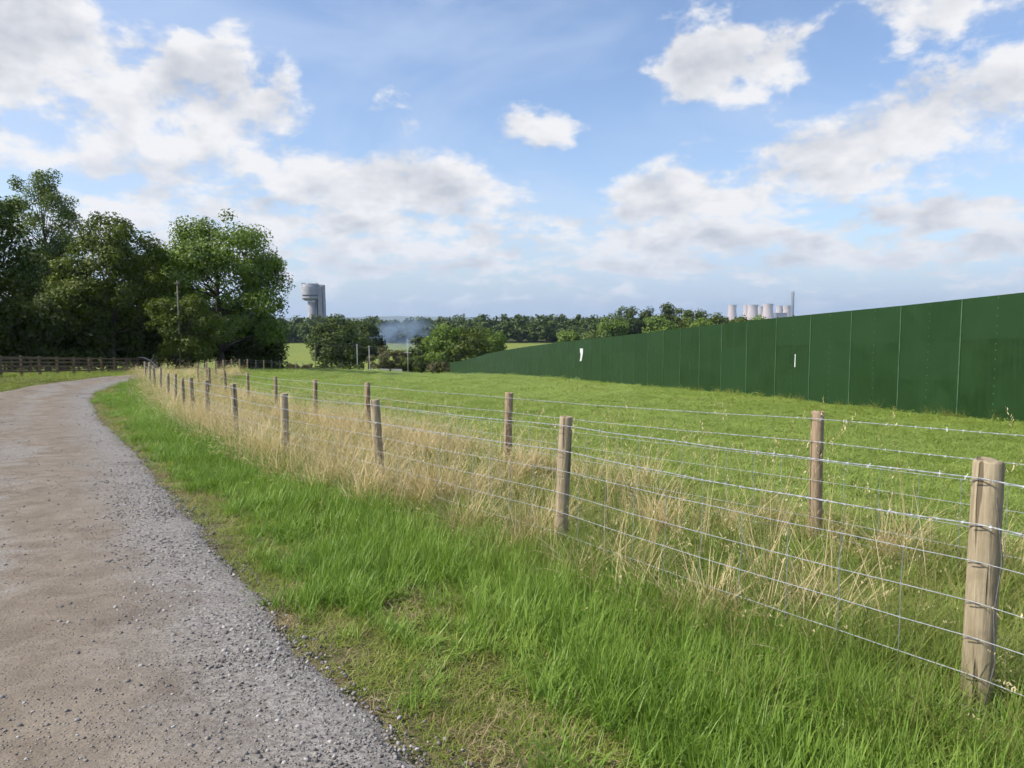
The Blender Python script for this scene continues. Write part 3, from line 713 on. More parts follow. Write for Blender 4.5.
# ------------------------------------------------------------------ far things: tower, power station, hills
M['concrete'] = simple('pale_concrete', (.30, .30, .33), (.40, .40, .43), .35, .85)
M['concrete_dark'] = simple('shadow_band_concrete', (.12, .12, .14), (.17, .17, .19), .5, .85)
M['cooling'] = simple('cooling_tower_concrete', (.44, .35, .33), (.52, .44, .41), .02, .9)
M['chimney'] = simple('chimney_concrete', (.13, .13, .15), (.17, .17, .19), .02, .9)
M['hill'] = simple('wooded_hill', (.05, .075, .05), (.085, .105, .06), .004, .95, obj=False)
def concrete_tower():
    y = 700; s = y/F; x, _, z = at(314, y); zt = lambda py: topz(py, y) - z
    root = thing('concrete_tower', 'grey concrete tower with overhanging drum head above the treeline', 'tower', (x, y, z))
    X = lambda px: (px-314)*s
    # drum overhanging to the left, round in plan
    cx, r = X(311.4), 8.7*s
    prof = [(0, zt(301.0)), (r*.62, zt(301.0)), (r*.95, zt(298.9)), (r, zt(298.6)), (r, zt(296.7)), (r*.88, zt(296.7)), (r*.88, zt(295.2)), (r*1.04, zt(295.2)), (r*1.04, zt(287)), (r*.98, zt(286.6)), (r*.96, zt(284.8)), (r*.9, zt(284.6)), (0, zt(284.6))]
    MB().lathe(prof, 32, cx, 0).build('drum', M['concrete'], root)
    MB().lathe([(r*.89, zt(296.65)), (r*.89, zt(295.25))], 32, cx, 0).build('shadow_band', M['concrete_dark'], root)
    mb = MB(); g = random.Random(2)
    for k in range(9):
        a = cx + (k-4)*r*.2; h = g.uniform(.4, 1.6)*s*.8; mb.box(a-.9, a+.9, -r*.5, -r*.5+3, zt(284.7), zt(284.7)+h)
    mb.build('roof_plant', M['concrete'], root)
    MB().lathe([(5.2*s, 0), (4.9*s, zt(301.5))], 24, X(313.2), 1.0).build('shaft', M['concrete'], root)
    MB().box(X(317.2), X(318.4), -4.4*s, 2, 0, zt(298.7)).build('slot_shade', M['concrete_dark'], root)  # dark strip painting in the shade of the slot beside the shaft
    mb = MB().hexa([(X(318.4),-3*s,0),(X(325.4),-3*s,0),(X(325.4),6*s,0),(X(318.4),6*s,0),(X(320),-3*s,zt(284.9)),(X(324.6),-3*s,zt(285.3)),(X(324.6),6*s,zt(285.3)),(X(320),6*s,zt(284.9))])
    mb.build('stair_tower', M['concrete'], root)
    MB().hexa([(X(323.6),-3*s-.4,0),(X(325.3),-3*s-.4,0),(X(325.3),-3*s-.05,0),(X(323.6),-3*s-.05,0),(X(323.4),-3*s-.4,zt(286)),(X(324.5),-3*s-.4,zt(286)),(X(324.5),-3*s-.05,zt(286)),(X(323.4),-3*s-.05,zt(286))]).build('edge_rib', M['concrete_dark'], root)
concrete_tower()
def cooling_tower(label, px, y, r_top_px, pytop, grp='cooling towers of the far power station'):
    x, y, z = at(px, y); Hh = topz(pytop, y)-z; rt = 1.16*r_top_px/F*y; prof = []
    for i in range(17):
        f = i/16; zz = Hh*f; w = rt*(.90 + .55*max(0, .78-f)**1.5 + .9*max(0, f-.78)**1.3); prof.append((w, zz))
    prof += [(prof[-1][0]*.94, Hh), (prof[-1][0]*.9, Hh*.9)]
    root = thing('cooling_tower', label, 'cooling tower', (x, y, z), grp)
    MB().lathe(prof, 32).build('shell', M['cooling'], root, True)
    MB().lathe([(prof[16][0]*1.015, Hh*.985), (prof[16][0]*1.03, Hh*.995), (prof[16][0]*1.01, Hh+.6)], 32).build('rim', M['concrete'], root, True)
cooling_tower('pinkish cooling tower standing apart at the far left', 732, 5400, 3.7, 305)
cooling_tower('cooling tower at the left of the central group, partly hidden', 747, 5500, 3.6, 305.3)
cooling_tower('second cooling tower from the left of the central group', 752.5, 5050, 4.6, 305)
cooling_tower('small cooling tower far behind in the central group', 760.5, 5700, 3.0, 306.3)
cooling_tower('nearest whitest cooling tower, right end of the central group', 767.6, 4700, 4.4, 304)
cooling_tower('greyish cooling tower just left of the chimney', 786.5, 5600, 3.4, 305.6)
cooling_tower('greyish cooling tower between the white one and the chimney', 779.3, 5900, 3.2, 305.8)
def chimney():
    y = 5000; x, _, z = at(792, y); Hh = topz(292, y)-z; r = 1.6/F*y
    root = thing('chimney', 'tall slim grey chimney of the power station', 'chimney', (x, y, z))
    MB().lathe([(r*1.12, 0), (r*.98, Hh*.5), (r*.92, Hh), (r*.7, Hh), (r*.7, Hh-5)], 20).build('shaft', M['chimney'], root, True)
    MB().lathe([(r*.95, Hh-9), (r*1.05, Hh-8.5), (r*1.05, Hh-6), (r*.95, Hh-5.5)], 20).build('rim', M['concrete'], root)
chimney()
x, y, z = at(779, 5100); w = lambda p: p/F*5100
pb = thing('boiler_house', 'low blue grey power station building beside the chimney', 'building', (x, y, z))
MB().box(-w(5), w(6), -40, 40, 0, topz(313.5, y)-z).build('wall', M['chimney'], pb)
MB().box(-w(5.2), w(6.2), -42, 42, topz(313.5, y)-z+.5, topz(313.5, y)-z+4).build('roof', M['concrete_dark'], pb)
def hill(name, pts, y, depth, seed):
    """ridge of a far hill: (pixel x, pixel y) of the skyline"""
    g = np.random.default_rng(seed); xs = np.linspace(pts[0][0], pts[-1][0], 160); top = np.interp(xs, [p[0] for p in pts], [p[1] for p in pts])
    top = top - .25*np.sin(xs*.09+seed) - .15*np.sin(xs*.31) + g.uniform(-.12, .12, len(xs))
    rows = []
    for f, hh in ((0, 0), (.25, .55), (.5, 1), (.75, .75), (1, 0)):
        yy = y + depth*(f-.5); X = (xs-512)/F*yy; Z = np.maximum((EYE + (HOR-top)/F*y)*hh + (-12)*(1-hh), -12); rows.append(np.c_[X, np.full_like(X, yy), Z - (1.5 if hh == 0 else 0)])
    V = np.stack(rows).reshape(-1, 3); n = len(xs); i = np.arange(4)[:,None]*n + np.arange(n-1)[None]
    Fc = np.stack([i, i+1, i+n+1, i+n], -1).reshape(-1, 4)
    link(name, mesh_np(name, V, Fc, True), M['hill'], kind='structure')
hill('hills', [(-700, 319), (-200, 317.6), (200, 318), (330, 317.5), (400, 316.2), (460, 317), (560, 318), (700, 318), (800, 317), (830, 315.5), (900, 316.2), (1000, 317), (1300, 316), (1800, 319)], 9000, 2500, 4)

# ------------------------------------------------------------------ small things at the foot of the field
M['pole'] = simple('pole_timber', (.26, .235, .20), (.36, .33, .28), 5, .9, (1,1,.1))
M['pole_dark'] = simple('dark_pole_timber', (.10, .085, .07), (.17, .15, .125), 5, .9, (1,1,.1))
M['pale_pole'] = simple('pale_metal_pole', (.36, .35, .33), (.44, .43, .41), 3, .6)
def pole(name, label, px, y, pytop, r, mat, arm=None, group=None):
    x, y, z = at(px, y); h = topz(pytop, y)-z; root = thing(name, label, 'pole', (x, y, z), group)
    MB().tube([(0,0,-.3), (0.02,0,h*.5), (0,0,h)], [r, r*.9, r*.75], 8).build('shaft', mat, root, True)
    if arm: MB().box(-arm, arm, -.06, .06, h*.62, h*.62+.14).build('crossarm', mat, root)
    else: MB().box(-.22, .22, -r*1.6, -r*.9, h-.28, h-.16).build('crossarm', mat, root)
    return Vector((x, y, z+h-.2))
tops = []
pole('utility_pole', 'slim timber pole standing among the leaves in front of the oak', 180.5, 66, 281, .075, M['pole_dark'])
pl = [('dark slim pole at the left edge of the rounded dark tree', 315.5, 172, 343, .09, 'pole_dark'), ('pale pole in front of the dark tree, left of a pair', 357.5, 168, 344, .085, 'pale_pole'),
      ('pale pole at the right edge of the dark tree, right of a pair', 369.5, 166, 345.5, .085, 'pale_pole'), ('short pale pole standing in the smoke', 385, 215, 343, .10, 'pale_pole'), ('pale pole with a crossarm right of the smoke', 408, 176, 339, .075, 'pale_pole')]
for lab, px, y, pt, r, mt in pl: tops.append(pole('utility_pole', lab, px, y, pt, r, M[mt], .9 if px == 408 else None))
mb = MB()
for a, b in zip(tops[:-1], tops[1:]):
    mb.tube([a.lerp(b, k/6) - Vector((0, 0, .35*4*(k/6)*(1-k/6))) for k in range(7)], .02, 4)
o = mb.build('overhead_wire', M['rust_wire']); o['label'] = 'thin overhead wire strung between the poles at the field end'; o['category'] = 'wire'
M['slab'] = simple('grey_concrete_block', (.30, .29, .27), (.42, .41, .38), 3, .9)
g = random.Random(4)
labs = ['long grey concrete block lying at the field end below the poles', 'middle grey concrete block at the field end, beside a short post', 'small right grey concrete block at the field end under the brown bush']
for lab, (a, b, pt) in zip(labs, ((366, 378, 369.0), (379, 389, 368.6), (391, 402, 368.8))):
    A, B = at(a, 164), at(b, 164); z = min(A[2], B[2]); h = topz(pt, 164)-z; w = B[0]-A[0]
    root = thing('concrete_block', lab, 'concrete block', (A[0], 164, z), 'concrete blocks at the field end')
    MB().hexa([(0,0,-.1),(w,.1,-.1),(w,1.1,-.1),(0,1,-.1),(.08,.1,h),(w-.1,.2,h*.9),(w-.1,1,h*.92),(.08,.9,h*.97)]).build('block', M['slab'], root)
    MB().box(w*.3, w*.34, .3, .7, h*.9, h*.99+.05).build('lifting_loop', M['rust_wire'], root)
x, y, z = at(477, 182)
cab = thing('site_cabin', 'pale roofed cabin showing just above the far end of the hoarding', 'cabin', (x, y, z)); h = topz(362.3, y)-z
M['cabin'] = simple('cabin_wall', (.34, .36, .36), (.42, .44, .44), 2, .6); M['roof'] = simple('cabin_roof', (.55, .57, .6), (.66, .67, .7), 2, .5)
MB().box(-2.6, 2.6, 0, 2.4, 0, h-.15).build('wall', M['cabin'], cab); MB().box(-2.75, 2.75, -.15, 2.55, h-.147, h).build('roof', M['roof'], cab)
MB().box(-.5, .4, -.04, -.002, .1, 2.1).build('door', M['roof'], cab)
# pale fallen branch by the end of the rail fence
x, y, z = at(150, 63); fb = thing('fallen_branch', 'pale dead branch leaning by the end of the rail fence', 'branch', (x, y, z))
MB().tube([(-1.0,0,1.25),(-.5,.1,1.2),(.1,0,.95),(.5,.1,.5),(.7,.1,-.1)], [.02,.04,.05,.06,.07], 7).build('limb', M['slab'], fb, True)
MB().tube([(.1,0,.95),(.4,-.2,1.2),(.5,-.3,1.5)], [.035,.025,.01], 5).build('twig', M['slab'], fb, True)
# ------------------------------------------------------------------ grass, gravel (one mass each, instanced tufts)
M['lush'] = leaf_mat('lush_grass', (.10, .185, .022), (.18, .295, .042), (.31, .42, .09), trans=.35, rough=.42, instanced=True)
M['short'] = leaf_mat('short_grass', (.14, .175, .028), (.21, .26, .042), (.34, .35, .10), trans=.3, rough=.5, instanced=True)
M['field'] = leaf_mat('field_grass', (.165, .23, .042), (.245, .32, .07), (.36, .40, .13), trans=.3, rough=.5, instanced=True)
M['rank'] = leaf_mat('rank_grass', (.12, .165, .03), (.20, .225, .05), (.38, .34, .15), trans=.3, rough=.5, instanced=True)
M['straw'] = leaf_mat('dry_straw', (.38, .28, .14), (.56, .44, .24), (.74, .63, .40), trans=.25, rough=.6, instanced=True)
M['matt'] = leaf_mat('dead_thatch', (.20, .15, .075), (.31, .24, .13), (.42, .34, .20), trans=.2, rough=.7, instanced=True)
def tuft(name, mat, seed, n, rad, h, w, bend, segs=3, up=.25, heads=0.0, hvar=.45):
    """n curved blades rooted within rad"""
    g = np.random.default_rng(seed); V, Fq, T = [], [], []
    for i in range(n):
        a, r = g.uniform(0, 6.283), rad*math.sqrt(g.uniform()); bx, by = r*math.cos(a), r*math.sin(a)
        th = g.uniform(0, 6.283); L = h*g.uniform(1-hvar, 1+hvar*.6); bd = bend*g.uniform(.3, 1.3); tilt = up*g.uniform(0, 1.2)
        dx, dy = math.cos(th), math.sin(th); px_, py_ = -dy, dx; x = y = z = 0.0; ang = tilt; b = len(V); tn = g.uniform()
        ww = w*g.uniform(.6, 1.3)
        for k in range(segs+1):
            f = k/segs; q = ww*(1-f**1.6)*.5 + .0002
            V.append((bx+dx*x-px_*q, by+dy*x-py_*q, z)); V.append((bx+dx*x+px_*q, by+dy*x+py_*q, z)); T += [tn*.8+.2*f]*2
            ang += bd/segs; x += math.sin(ang)*L/segs; z = max(z + math.cos(ang)*L/segs, .002)
        for k in range(segs): Fq.append((b+2*k, b+2*k+1, b+2*k+3, b+2*k+2))
        if heads and g.uniform() < heads:                 # feathery seed head
            tx, ty, tz = bx+dx*x, by+dy*x, z
            for m in range(9):
                f = m/9; b = len(V); hl = L*.014; aa = g.uniform(0, 6.28); cx, cy, cz = tx-dx*f*L*.10*math.sin(ang), ty-dy*f*L*.10*math.sin(ang), tz - f*L*.13*max(.3, math.cos(ang))
                ox, oy = math.cos(aa)*hl*(.5+f), math.sin(aa)*hl*(.5+f)
                V += [(cx, cy, cz), (cx+ox*.6-oy*.25, cy+oy*.6+ox*.25, cz+hl*.7), (cx+ox, cy+oy, cz+hl*1.5), (cx+ox*.6+oy*.25, cy+oy*.6-ox*.25, cz+hl*.7)]
                T += [tn*.5+.4]*4; Fq.append((b, b+1, b+2, b+3))
    me = mesh_np(name, np.array(V), np.array(Fq)); attr(me, 'tint', np.array(T)); me.materials.append(mat)
    return bpy.data.objects.new(name, me)
def collect(name, obs):
    c = bpy.data.collections.new(name)
    for i, o in enumerate(obs): o.name = '%s_%02d' % (name, i); c.objects.link(o)
    return c
def scatter(name, label, cat, coll, P, rot, scl, idx, tone):
    me = bpy.data.meshes.new(name); n = len(P); me.vertices.add(n); me.vertices.foreach_set('co', np.asarray(P, np.float32).ravel())
    attr(me, 'rot', rot, 'POINT', 'FLOAT_VECTOR'); attr(me, 'scl', scl, 'POINT', 'FLOAT_VECTOR'); attr(me, 'idx', idx, 'POINT', 'INT'); attr(me, 'tone', tone)
    o = link(name, me, kind='stuff', label=label, category=cat)
    nt = bpy.data.node_groups.new(name + '_scatter', 'GeometryNodeTree')
    nt.interface.new_socket('Geometry', in_out='INPUT', socket_type='NodeSocketGeometry'); nt.interface.new_socket('Geometry', in_out='OUTPUT', socket_type='NodeSocketGeometry')
    N = nt.nodes; gi, go = N.new('NodeGroupInput'), N.new('NodeGroupOutput')
    ip = N.new('GeometryNodeInstanceOnPoints'); ci = N.new('GeometryNodeCollectionInfo'); ci.inputs['Collection'].default_value = coll
    ci.inputs['Separate Children'].default_value = True; ci.inputs['Reset Children'].default_value = True
    def na(nm, t):
        q = N.new('GeometryNodeInputNamedAttribute'); q.data_type = t; q.inputs['Name'].default_value = nm; return q.outputs['Attribute']
    L = nt.links.new
    L(gi.outputs[0], ip.inputs['Points']); L(ci.outputs[0], ip.inputs['Instance']); ip.inputs['Pick Instance'].default_value = True
    L(na('idx', 'INT'), ip.inputs['Instance Index']); L(na('rot', 'FLOAT_VECTOR'), ip.inputs['Rotation']); L(na('scl', 'FLOAT_VECTOR'), ip.inputs['Scale'])
    L(ip.outputs[0], go.inputs[0])
    md = o.modifiers.new('scatter', 'NODES'); md.node_group = nt; return o
# smooth value noise for patches
class VN:
    def __init__(s, seed, n=64): s.t = np.random.default_rng(seed).uniform(0, 1, (n, n)); s.n = n
    def __call__(s, x, y, lam):
        x, y = x/lam, y/lam; i, j = np.floor(x).astype(int), np.floor(y).astype(int); u, v = x-i, y-j; u, v = u*u*(3-2*u), v*v*(3-2*v); n = s.n
        T = s.t; return (T[i%n, j%n]*(1-u)*(1-v) + T[(i+1)%n, j%n]*u*(1-v) + T[i%n, (j+1)%n]*(1-u)*v + T[(i+1)%n, (j+1)%n]*u*v)
vn = VN(5); vn2 = VN(9)
def wedge(y0, y1, dens, g, half=.86, marg=1.2):
    area = (y1-y0)*((y0+y1)*half + 2*marg); n = int(area*dens)
    y = g.uniform(y0, y1, int(n*1.0)); w = (y*half+marg); keep = g.uniform(0, 1, n)*(y1*half+marg) < w
    m = int(n*1.05); y = np.sqrt(g.uniform(y0**2, y1**2, m)) if y0 > 1 else g.uniform(y0, y1, m); x = g.uniform(-1, 1, m)*(y*half+marg)
    return np.c_[x, y]
def zones(P):
    return seg_dist(P, FRO_L), seg_dist(P, FIN_L), seg_dist(P, RE_c), seg_dist(P, LE_c)
class Bag:
    def __init__(s): s.P, s.R, s.S, s.I, s.T = [], [], [], [], []
    def add(s, P, sc_, hs, nvar, tone, g, lift=0.0, lean=.12, base=0):
        n = len(P)
        if not n: return
        s.P.append(np.c_[P, H(P[:,0], P[:,1]) + lift]); s.R.append(np.c_[g.normal(0, lean, n), g.normal(0, lean, n), g.uniform(0, 6.28, n)])
        s.S.append(np.c_[sc_, sc_, sc_*hs]); s.I.append(base + g.integers(0, nvar, n)); s.T.append(tone)
    def out(s, name, label, cat, coll):
        return scatter(name, label, cat, coll, np.vstack(s.P), np.vstack(s.R), np.vstack(s.S), np.concatenate(s.I), np.clip(np.concatenate(s.T), 0, 1))
g = np.random.default_rng(101)
C_lush = collect('lush_tuft', [tuft('t', M['lush'], 200+k, 34, .075, .17, .0052, 1.0, 3, .35) for k in range(5)])
C_short = collect('short_tuft', [tuft('t', M['short'], 220+k, 46, .10, .055, .0038, 1.3, 2, .7) for k in range(4)])
C_field = collect('field_tuft', [tuft('t', M['field'], 240+k, 60, .16, .095, .0055, 1.1, 2, .5) for k in range(5)])
C_rank = collect('rank_tuft', [tuft('t', M['rank'], 260+k, 46, .12, .42, .0036, 1.25, 4, .4) for k in range(5)])
C_straw = collect('straw_tuft', [tuft('t', M['straw'], 280+k, 52, .13, .60, .0058, .8, 4, .32, .6) for k in range(5)] + [tuft('t', M['straw'], 290+k, 60, .17, .36, .0055, 2.2, 4, .6) for k in range(3)] + [tuft('t', M['straw'], 295+k, 8, .10, .85, .0050, .5, 5, .2, 1.0) for k in range(3)])
C_matt = collect('thatch_tuft', [tuft('t', M['matt'], 300+k, 44, .11, .09, .0035, 2.0, 2, 1.0) for k in range(3)])
bands = [(1.2, 3.6, 1.0), (3.6, 6, .8), (6, 10, .55), (10, 18, .30), (18, 34, .12), (34, 62, .04)]
lush, short, matt, rank, straw, fieldb = Bag(), Bag(), Bag(), Bag(), Bag(), Bag()
for (y0, y1, q) in bands:
    wide = 1/math.sqrt(q)**.9                              # fewer but wider tufts farther off
    # --- verge between road and front fence
    P = wedge(y0, y1, 330*q, g); df, di, dr, dl = zones(P)
    v1, v2 = vn(P[:,0], P[:,1], 1.1), vn2(P[:,0], P[:,1], .45); pn = v1*.6 + v2*.4
    m = (dr > -.10) & (df < .25) & (P[:,1] < 45); edge = dr/(dr - df + 1e-6)     # 0 road .. 1 fence
    pd = np.hypot(P[:,0]-FR[1][0], P[:,1]-FR[1][1]); m = m & (g.uniform(size=len(P)) > .8*np.exp(-(pd/.3)**2))
    dpatch = np.exp(-((P[:,0]+.02)**2+(P[:,1]-3.02)**2)/.12) + .8*np.exp(-((P[:,0]+.55)**2+(P[:,1]-4.5)**2)/.12)
    edge = np.where(m, dr/np.maximum(.3, dr + np.maximum(-df, 0)), 0)
    lushness = np.clip(edge*2.0 - .06 + (pn-.5)*1.2 + .12*sstep(6, 3, P[:,1]) - .6*dpatch, 0, 1)
    k = m & (g.uniform(size=len(P)) < lushness*.7)
    lush.add(P[k], g.uniform(.75, 1.25, k.sum())*wide**.8, (.55+.75*lushness[k])/wide**.5, 5, .0+.5*vn(P[k,0]+40, P[k,1], .7)+.4*vn2(P[k,0], P[k,1]+17, 1.6)+g.uniform(-.2, .3, k.sum()), g)
    k = m & (dr > -.12) & (g.uniform(size=len(P)) < np.clip(.30+dr*1.6, 0.04, .85)*(1-lushness*.7))
    short.add(P[k], g.uniform(.7, 1.3, k.sum())*wide, (.7+.6*edge[k])/wide**.5, 4, .75*vn2(P[k,0], P[k,1]+9, .6)+g.uniform(-.1, .35, k.sum()), g)
    dead = np.clip((vn2(P[:,0]+20, P[:,1]+7, .8)-.55)*3, 0, 1)*(1-lushness) + (dr < .35)*.12 + .05
    dead += dpatch*.7
    k = m & (dr > -.05) & (g.uniform(size=len(P)) < dead*.5)
    matt.add(P[k], g.uniform(.6, 1.2, k.sum())*wide, 1/wide**.5, 3, g.uniform(0, 1, k.sum()), g)
    # far-side verge of the road
    P = wedge(max(y0, 14), y1, 60*q, g, 1.0) if y1 > 14 else np.zeros((0, 2))
    if len(P):
        df, di, dr, dl = zones(P); k = (dl < -.05)
        short.add(P[k], g.uniform(.8, 1.4, k.sum())*wide, 1.3/wide**.4, 4, vn(P[k,0], P[k,1], 2)*.6+g.uniform(-.1, .2, k.sum()), g)
    # --- strip along and between the two fences
    P = wedge(y0, y1, 210*q, g); df, di, dr, dl = zones(P); Y = P[:,1]
    pd = np.hypot(P[:,0]-FR[1][0], P[:,1]-FR[1][1]); thin = 1-.85*np.exp(-(pd/.38)**2)
    strip = np.where(df < 0, np.exp(-(df/.46)**2), np.where(di < 0, 1.0, (.3+.7*sstep(7, 12, Y))*np.exp(-(di/.45)**2))) * (dr > .25)
    strip = np.where((df >= 0) & (di < 0), np.maximum(np.exp(-(df/.55)**2), .14+(.12+.38*sstep(7, 12, Y))*np.exp(-(di/.5)**2)), strip)
    pn = vn(P[:,0]+3, P[:,1], .9)*.6 + vn2(P[:,0], P[:,1], .4)*.4
    dry = np.interp(Y, [2, 3.5, 4.6, 6, 8, 10, 14, 60], [.0, .05, .14, .34, .52, .68, .88, .92])
    strip = strip*thin; midg = (df > .45) & (di < -.35); dry = dry - .36*midg*(Y < 15) - .06*(Y < 12) + .24*(np.abs(df+.05) < .42)*sstep(3.0, 4.2, Y)*(Y < 9)
    dry = np.clip(dry + (pn-.5)*2.4*np.where(Y > 11, .45, 1), 0, 1)
    u = g.uniform(size=len(P))
    k = (u < strip*(1-dry)**1.4*.6)
    rank.add(P[k], g.uniform(.7, 1.15, k.sum())*wide**.7, np.interp(Y[k], [2, 6, 12], [.95, .85, .8])/wide**.3, 5, vn(P[k,0], P[k,1]+30, .6)*.7+g.uniform(-.1, .3, k.sum()), g, lean=.2)
    k = (g.uniform(size=len(P)) < strip*.35*(1-.75*dry))
    lush.add(P[k], g.uniform(.8, 1.4, k.sum())*wide**.8, 1.2/wide**.4, 5, vn(P[k,0]+40, P[k,1], .7)*.8, g)
    k = (g.uniform(size=len(P)) < strip*dry**1.3*.62)
    n = k.sum(); kind_ = g.choice([0, 1, 2], n, p=[.5, .38, .12]); base = np.array([0, 5, 8])[kind_]; cnt = np.array([5, 3, 3])[kind_]
    if n:
        b = Bag(); sc_ = g.uniform(.6, 1.1, n)*wide**.6; hs = np.interp(Y[k], [3, 8, 16, 25, 60], [.70, .85, .85, .62, .5])/wide**.3
        straw.P.append(np.c_[P[k], H(P[k,0], P[k,1])]); straw.R.append(np.c_[g.normal(0, .22, n), g.normal(0, .22, n), g.uniform(0, 6.28, n)])
        straw.S.append(np.c_[sc_, sc_, sc_*hs]); straw.I.append(base + (g.uniform(size=n)*cnt).astype(int)); straw.T.append(vn2(P[k,0], P[k,1], .5)*.6+g.uniform(0, .4, n))
    k = (g.uniform(size=len(P)) < strip*dry*.35)
    matt.add(P[k], g.uniform(.9, 1.8, k.sum())*wide, 1.5/wide**.4, 3, g.uniform(0, 1, k.sum()), g)
# sparse tall seed stalks near the camera, through and behind the fence
P = wedge(2.2, 8, 3.2, g); df, di, dr, dl = zones(P); k = (df > -.35) & (df < 1.6) & (dr > .6); n = k.sum()
straw.P.append(np.c_[P[k], H(P[k,0], P[k,1])]); straw.R.append(np.c_[g.normal(0, .2, n), g.normal(0, .2, n), g.uniform(0, 6.28, n)])
straw.S.append(np.full((n, 3), 1.0)*g.uniform(.7, 1.1, n)[:,None]); straw.I.append(8+g.integers(0, 3, n)); straw.T.append(g.uniform(.2, .9, n))
# the pasture
for (y0, y1, d, wd) in ((2.5, 8, 85, 1.0), (8, 16, 48, 1.2), (16, 30, 17, 1.75), (30, 55, 5.0, 2.8), (55, 100, 1.5, 4.6), (100, 176, .45, 7.5)):
    P = wedge(y0, y1, d, g); k = seg_dist(P, FRO_L) > .3; k2 = (P[:,0] < 16.05-.176*P[:,1]); P = P[k & k2]; n = len(P)
    pn = vn(P[:,0], P[:,1], 3.1)*.5 + vn2(P[:,0], P[:,1], 1.1)*.3 + vn(P[:,0]+9, P[:,1], 11)*.2
    fieldb.add(P, g.uniform(.75, 1.3, n)*wd, (.38+.50*pn)/wd**.6, 5, pn*1.1-.15+g.uniform(-.15, .25, n), g)
P = wedge(19, 40, 5, g); dist_h = (16.0-.176*P[:,1]-P[:,0]); k = (dist_h > .05) & (dist_h < .5)
rank.add(P[k], g.uniform(.6, 1.1, k.sum()), .9, 5, g.uniform(.2, .8, k.sum()), g)
lush.out('verge_grass', 'lush bright green grass growing on the verge beside the road', 'grass', C_lush)
short.out('short_grass', 'short yellow green grass along the edges of the dirt road', 'grass', C_short)
matt.out('dead_grass', 'flattened dead brown grass on the verge and under the fences', 'grass', C_matt)
rank.out('rank_grass', 'long olive green grass growing up through the wire fences', 'grass', C_rank)
straw.out('dry_grass', 'tall straw coloured dry grass with seed heads along the fence posts', 'grass', C_straw)
fieldb.out('field_grass', 'pasture grass covering the field up to the green hoarding', 'grass', C_field)
# gravel
def stone(seed, mat):
    gg = np.random.default_rng(seed); t = (1+5**.5)/2
    V = np.array([(-1,t,0),(1,t,0),(-1,-t,0),(1,-t,0),(0,-1,t),(0,1,t),(0,-1,-t),(0,1,-t),(t,0,-1),(t,0,1),(-t,0,-1),(-t,0,1)], float)/1.9
    V *= gg.uniform(.65, 1.2, (12, 1)); V *= np.array([1, gg.uniform(.6, 1), gg.uniform(.45, .8)])
    Fc = np.array([(0,11,5),(0,5,1),(0,1,7),(0,7,10),(0,10,11),(1,5,9),(5,11,4),(11,10,2),(10,7,6),(7,1,8),(3,9,4),(3,4,2),(3,2,6),(3,6,8),(3,8,9),(4,9,5),(2,4,11),(6,2,10),(8,6,7),(9,8,1)])
    me = mesh_np('stone', V, Fc); me.materials.append(mat); return bpy.data.objects.new('stone', me)
def stone_mat():
    m, nt, p = new_mat('road_stone'); t = E(nt, attn(nt, 'tone', 'INSTANCER'))
    c = mixc(nt, t.step(0, .6, kind='LINEAR'), (.11, .098, .088), (.22, .20, .185)); c = mixc(nt, t.step(.7, 1, kind='LINEAR'), c, (.40, .375, .35))
    nt.links.new(c, p.inputs['Base Color']); p.inputs['Roughness'].default_value = .85; return m
M['stone'] = stone_mat(); C_st = collect('stone', [stone(400+k, M['stone']) for k in range(6)])
Pl, Sl, Tl = [], [], []
for (y0, y1, de, dm, smin, smax) in ((1.5, 3.6, 3800, 190, .0034, .0125), (3.6, 5.5, 2900, 140, .0042, .0135), (5.5, 9, 1400, 70, .0055, .015), (9, 16, 260, 34, .007, .016), (16, 30, 50, 8, .010, .02)):
    P = wedge(y0, y1, de, g, .80, .6); P = P[P[:,0] < .8]; dr = seg_dist(P, RE_c[(RE_c[:,1] > -4) & (RE_c[:,1] < 40)]); ed = -dr
    pn = vn(P[:,0], P[:,1], .55)*.6 + vn2(P[:,0], P[:,1], .2)*.4
    den = np.clip(1.15 - ed/(.55+.5*pn), 0, 1)*np.clip(.3+pn*1.2, 0, 1)*(ed > -.07) * np.where(ed < .05, .25, 1)
    den = np.maximum(den, (ed > 0)*(dm/de)*(1.8*np.clip((pn-.32)*3.2, .08, 1.3)))
    k = g.uniform(size=len(P)) < den; P = P[k]; n = len(P); big = g.uniform(size=n)**4.5
    Pl.append(np.c_[P, H(P[:,0], P[:,1]) + .016 + .05*np.sin(np.pi*np.clip(ed[k]/3.7, 0, 1)) + .02*np.sin(9*np.clip(ed[k]/3.7, 0, 1))*np.sin(np.pi*np.clip(ed[k]/3.7, 0, 1)) + .001]); Sl.append(smin + (smax*1.25-smin)*big); Tl.append(g.uniform(0, 1, n)**1.3)
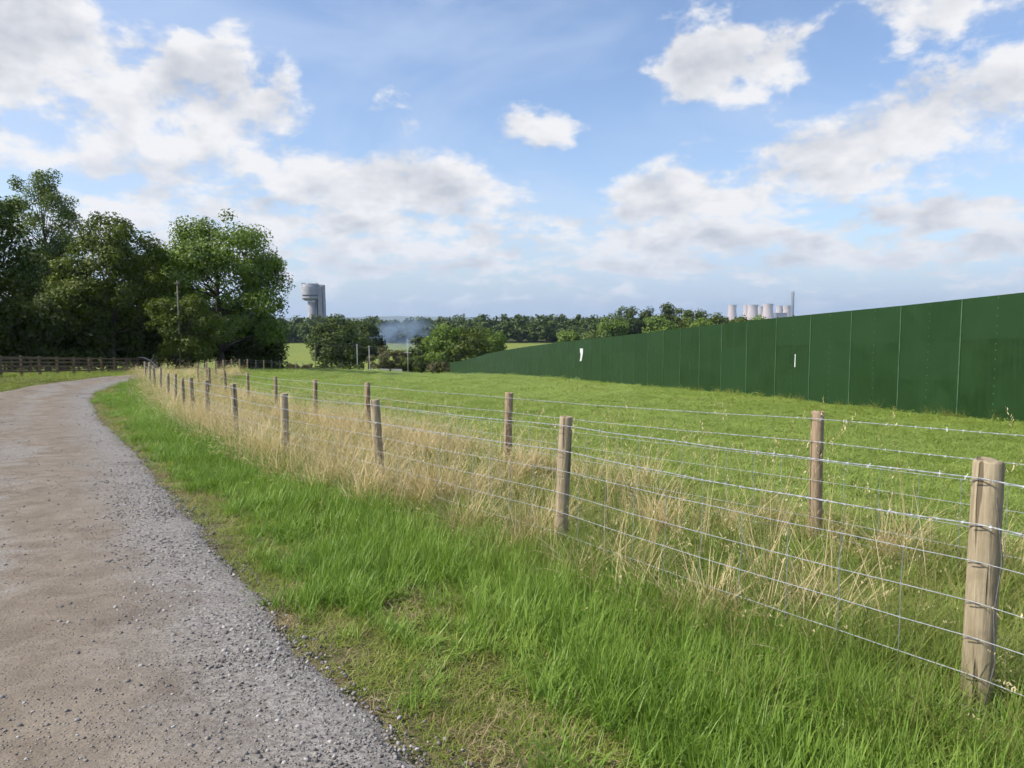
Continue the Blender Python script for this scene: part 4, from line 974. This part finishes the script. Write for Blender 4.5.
P = np.vstack(Pl); n = len(P); S = np.concatenate(Sl)[:,None]*np.ones(3)
scatter('gravel', 'loose grey gravel and small stones lying on the dirt road', 'gravel', C_st, P, np.c_[g.uniform(-.4, .4, n), g.uniform(-.4, .4, n), g.uniform(0, 6.28, n)], S, g.integers(0, 6, n), np.concatenate(Tl))
print('tufts', [sum(len(p) for p in b.P) for b in (lush, short, matt, rank, straw, fieldb)], 'stones', n)

# ------------------------------------------------------------------ smoke and haze
def volume_mat(name, dens, col, aniso=.3):
    m = bpy.data.materials.new(name); m.use_nodes = True; nt = m.node_tree; nt.nodes.remove(nt.nodes['Principled BSDF'])
    v = nt.nodes.new('ShaderNodeVolumePrincipled'); v.inputs['Color'].default_value = (*col, 1); v.inputs['Density'].default_value = dens; v.inputs['Anisotropy'].default_value = aniso
    nt.links.new(v.outputs[0], nt.nodes['Material Output'].inputs['Volume']); return m, nt, v
m, nt, v = volume_mat('smoke', .1, (.50, .68, .95), .1)
tc = nt.nodes.new('ShaderNodeTexCoord'); sep = nt.nodes.new('ShaderNodeSeparateXYZ'); nt.links.new(tc.outputs['Object'], sep.inputs[0])
X_, Y_, Z_ = (E(nt, q) for q in sep.outputs)
rr = (((X_-(Z_-9.5)*.4)/13).f('POWER', 2.0) + (Y_/5).f('POWER', 2.0) + ((Z_-9.5)/6.5).f('POWER', 2.0)).f('SQRT')
nz = noise(nt, tc.outputs['Object'], .16, 3, .55, .3)
nt.links.new((rr.step(.15, 1.0, 1, 0)*nz.step(.30, .62)*.30).o, v.inputs['Density'])
x, y, z = at(403, 222)
link('smoke', MB().box(-18, 18, -6, 6, 1.5, 17).mesh('smoke'), m, loc=(x, y, z), kind='stuff', label='bluish bonfire smoke drifting above the bushes at the field end', category='smoke')
m, nt, v = volume_mat('haze', 8e-5, (.66, .80, 1.0), .2)
link('haze', MB().box(-12800, 12800, -12800, 12800, -16.5, 230).mesh('haze'), m, kind='stuff', label='thin bluish summer haze fading the far hills and power station', category='haze')
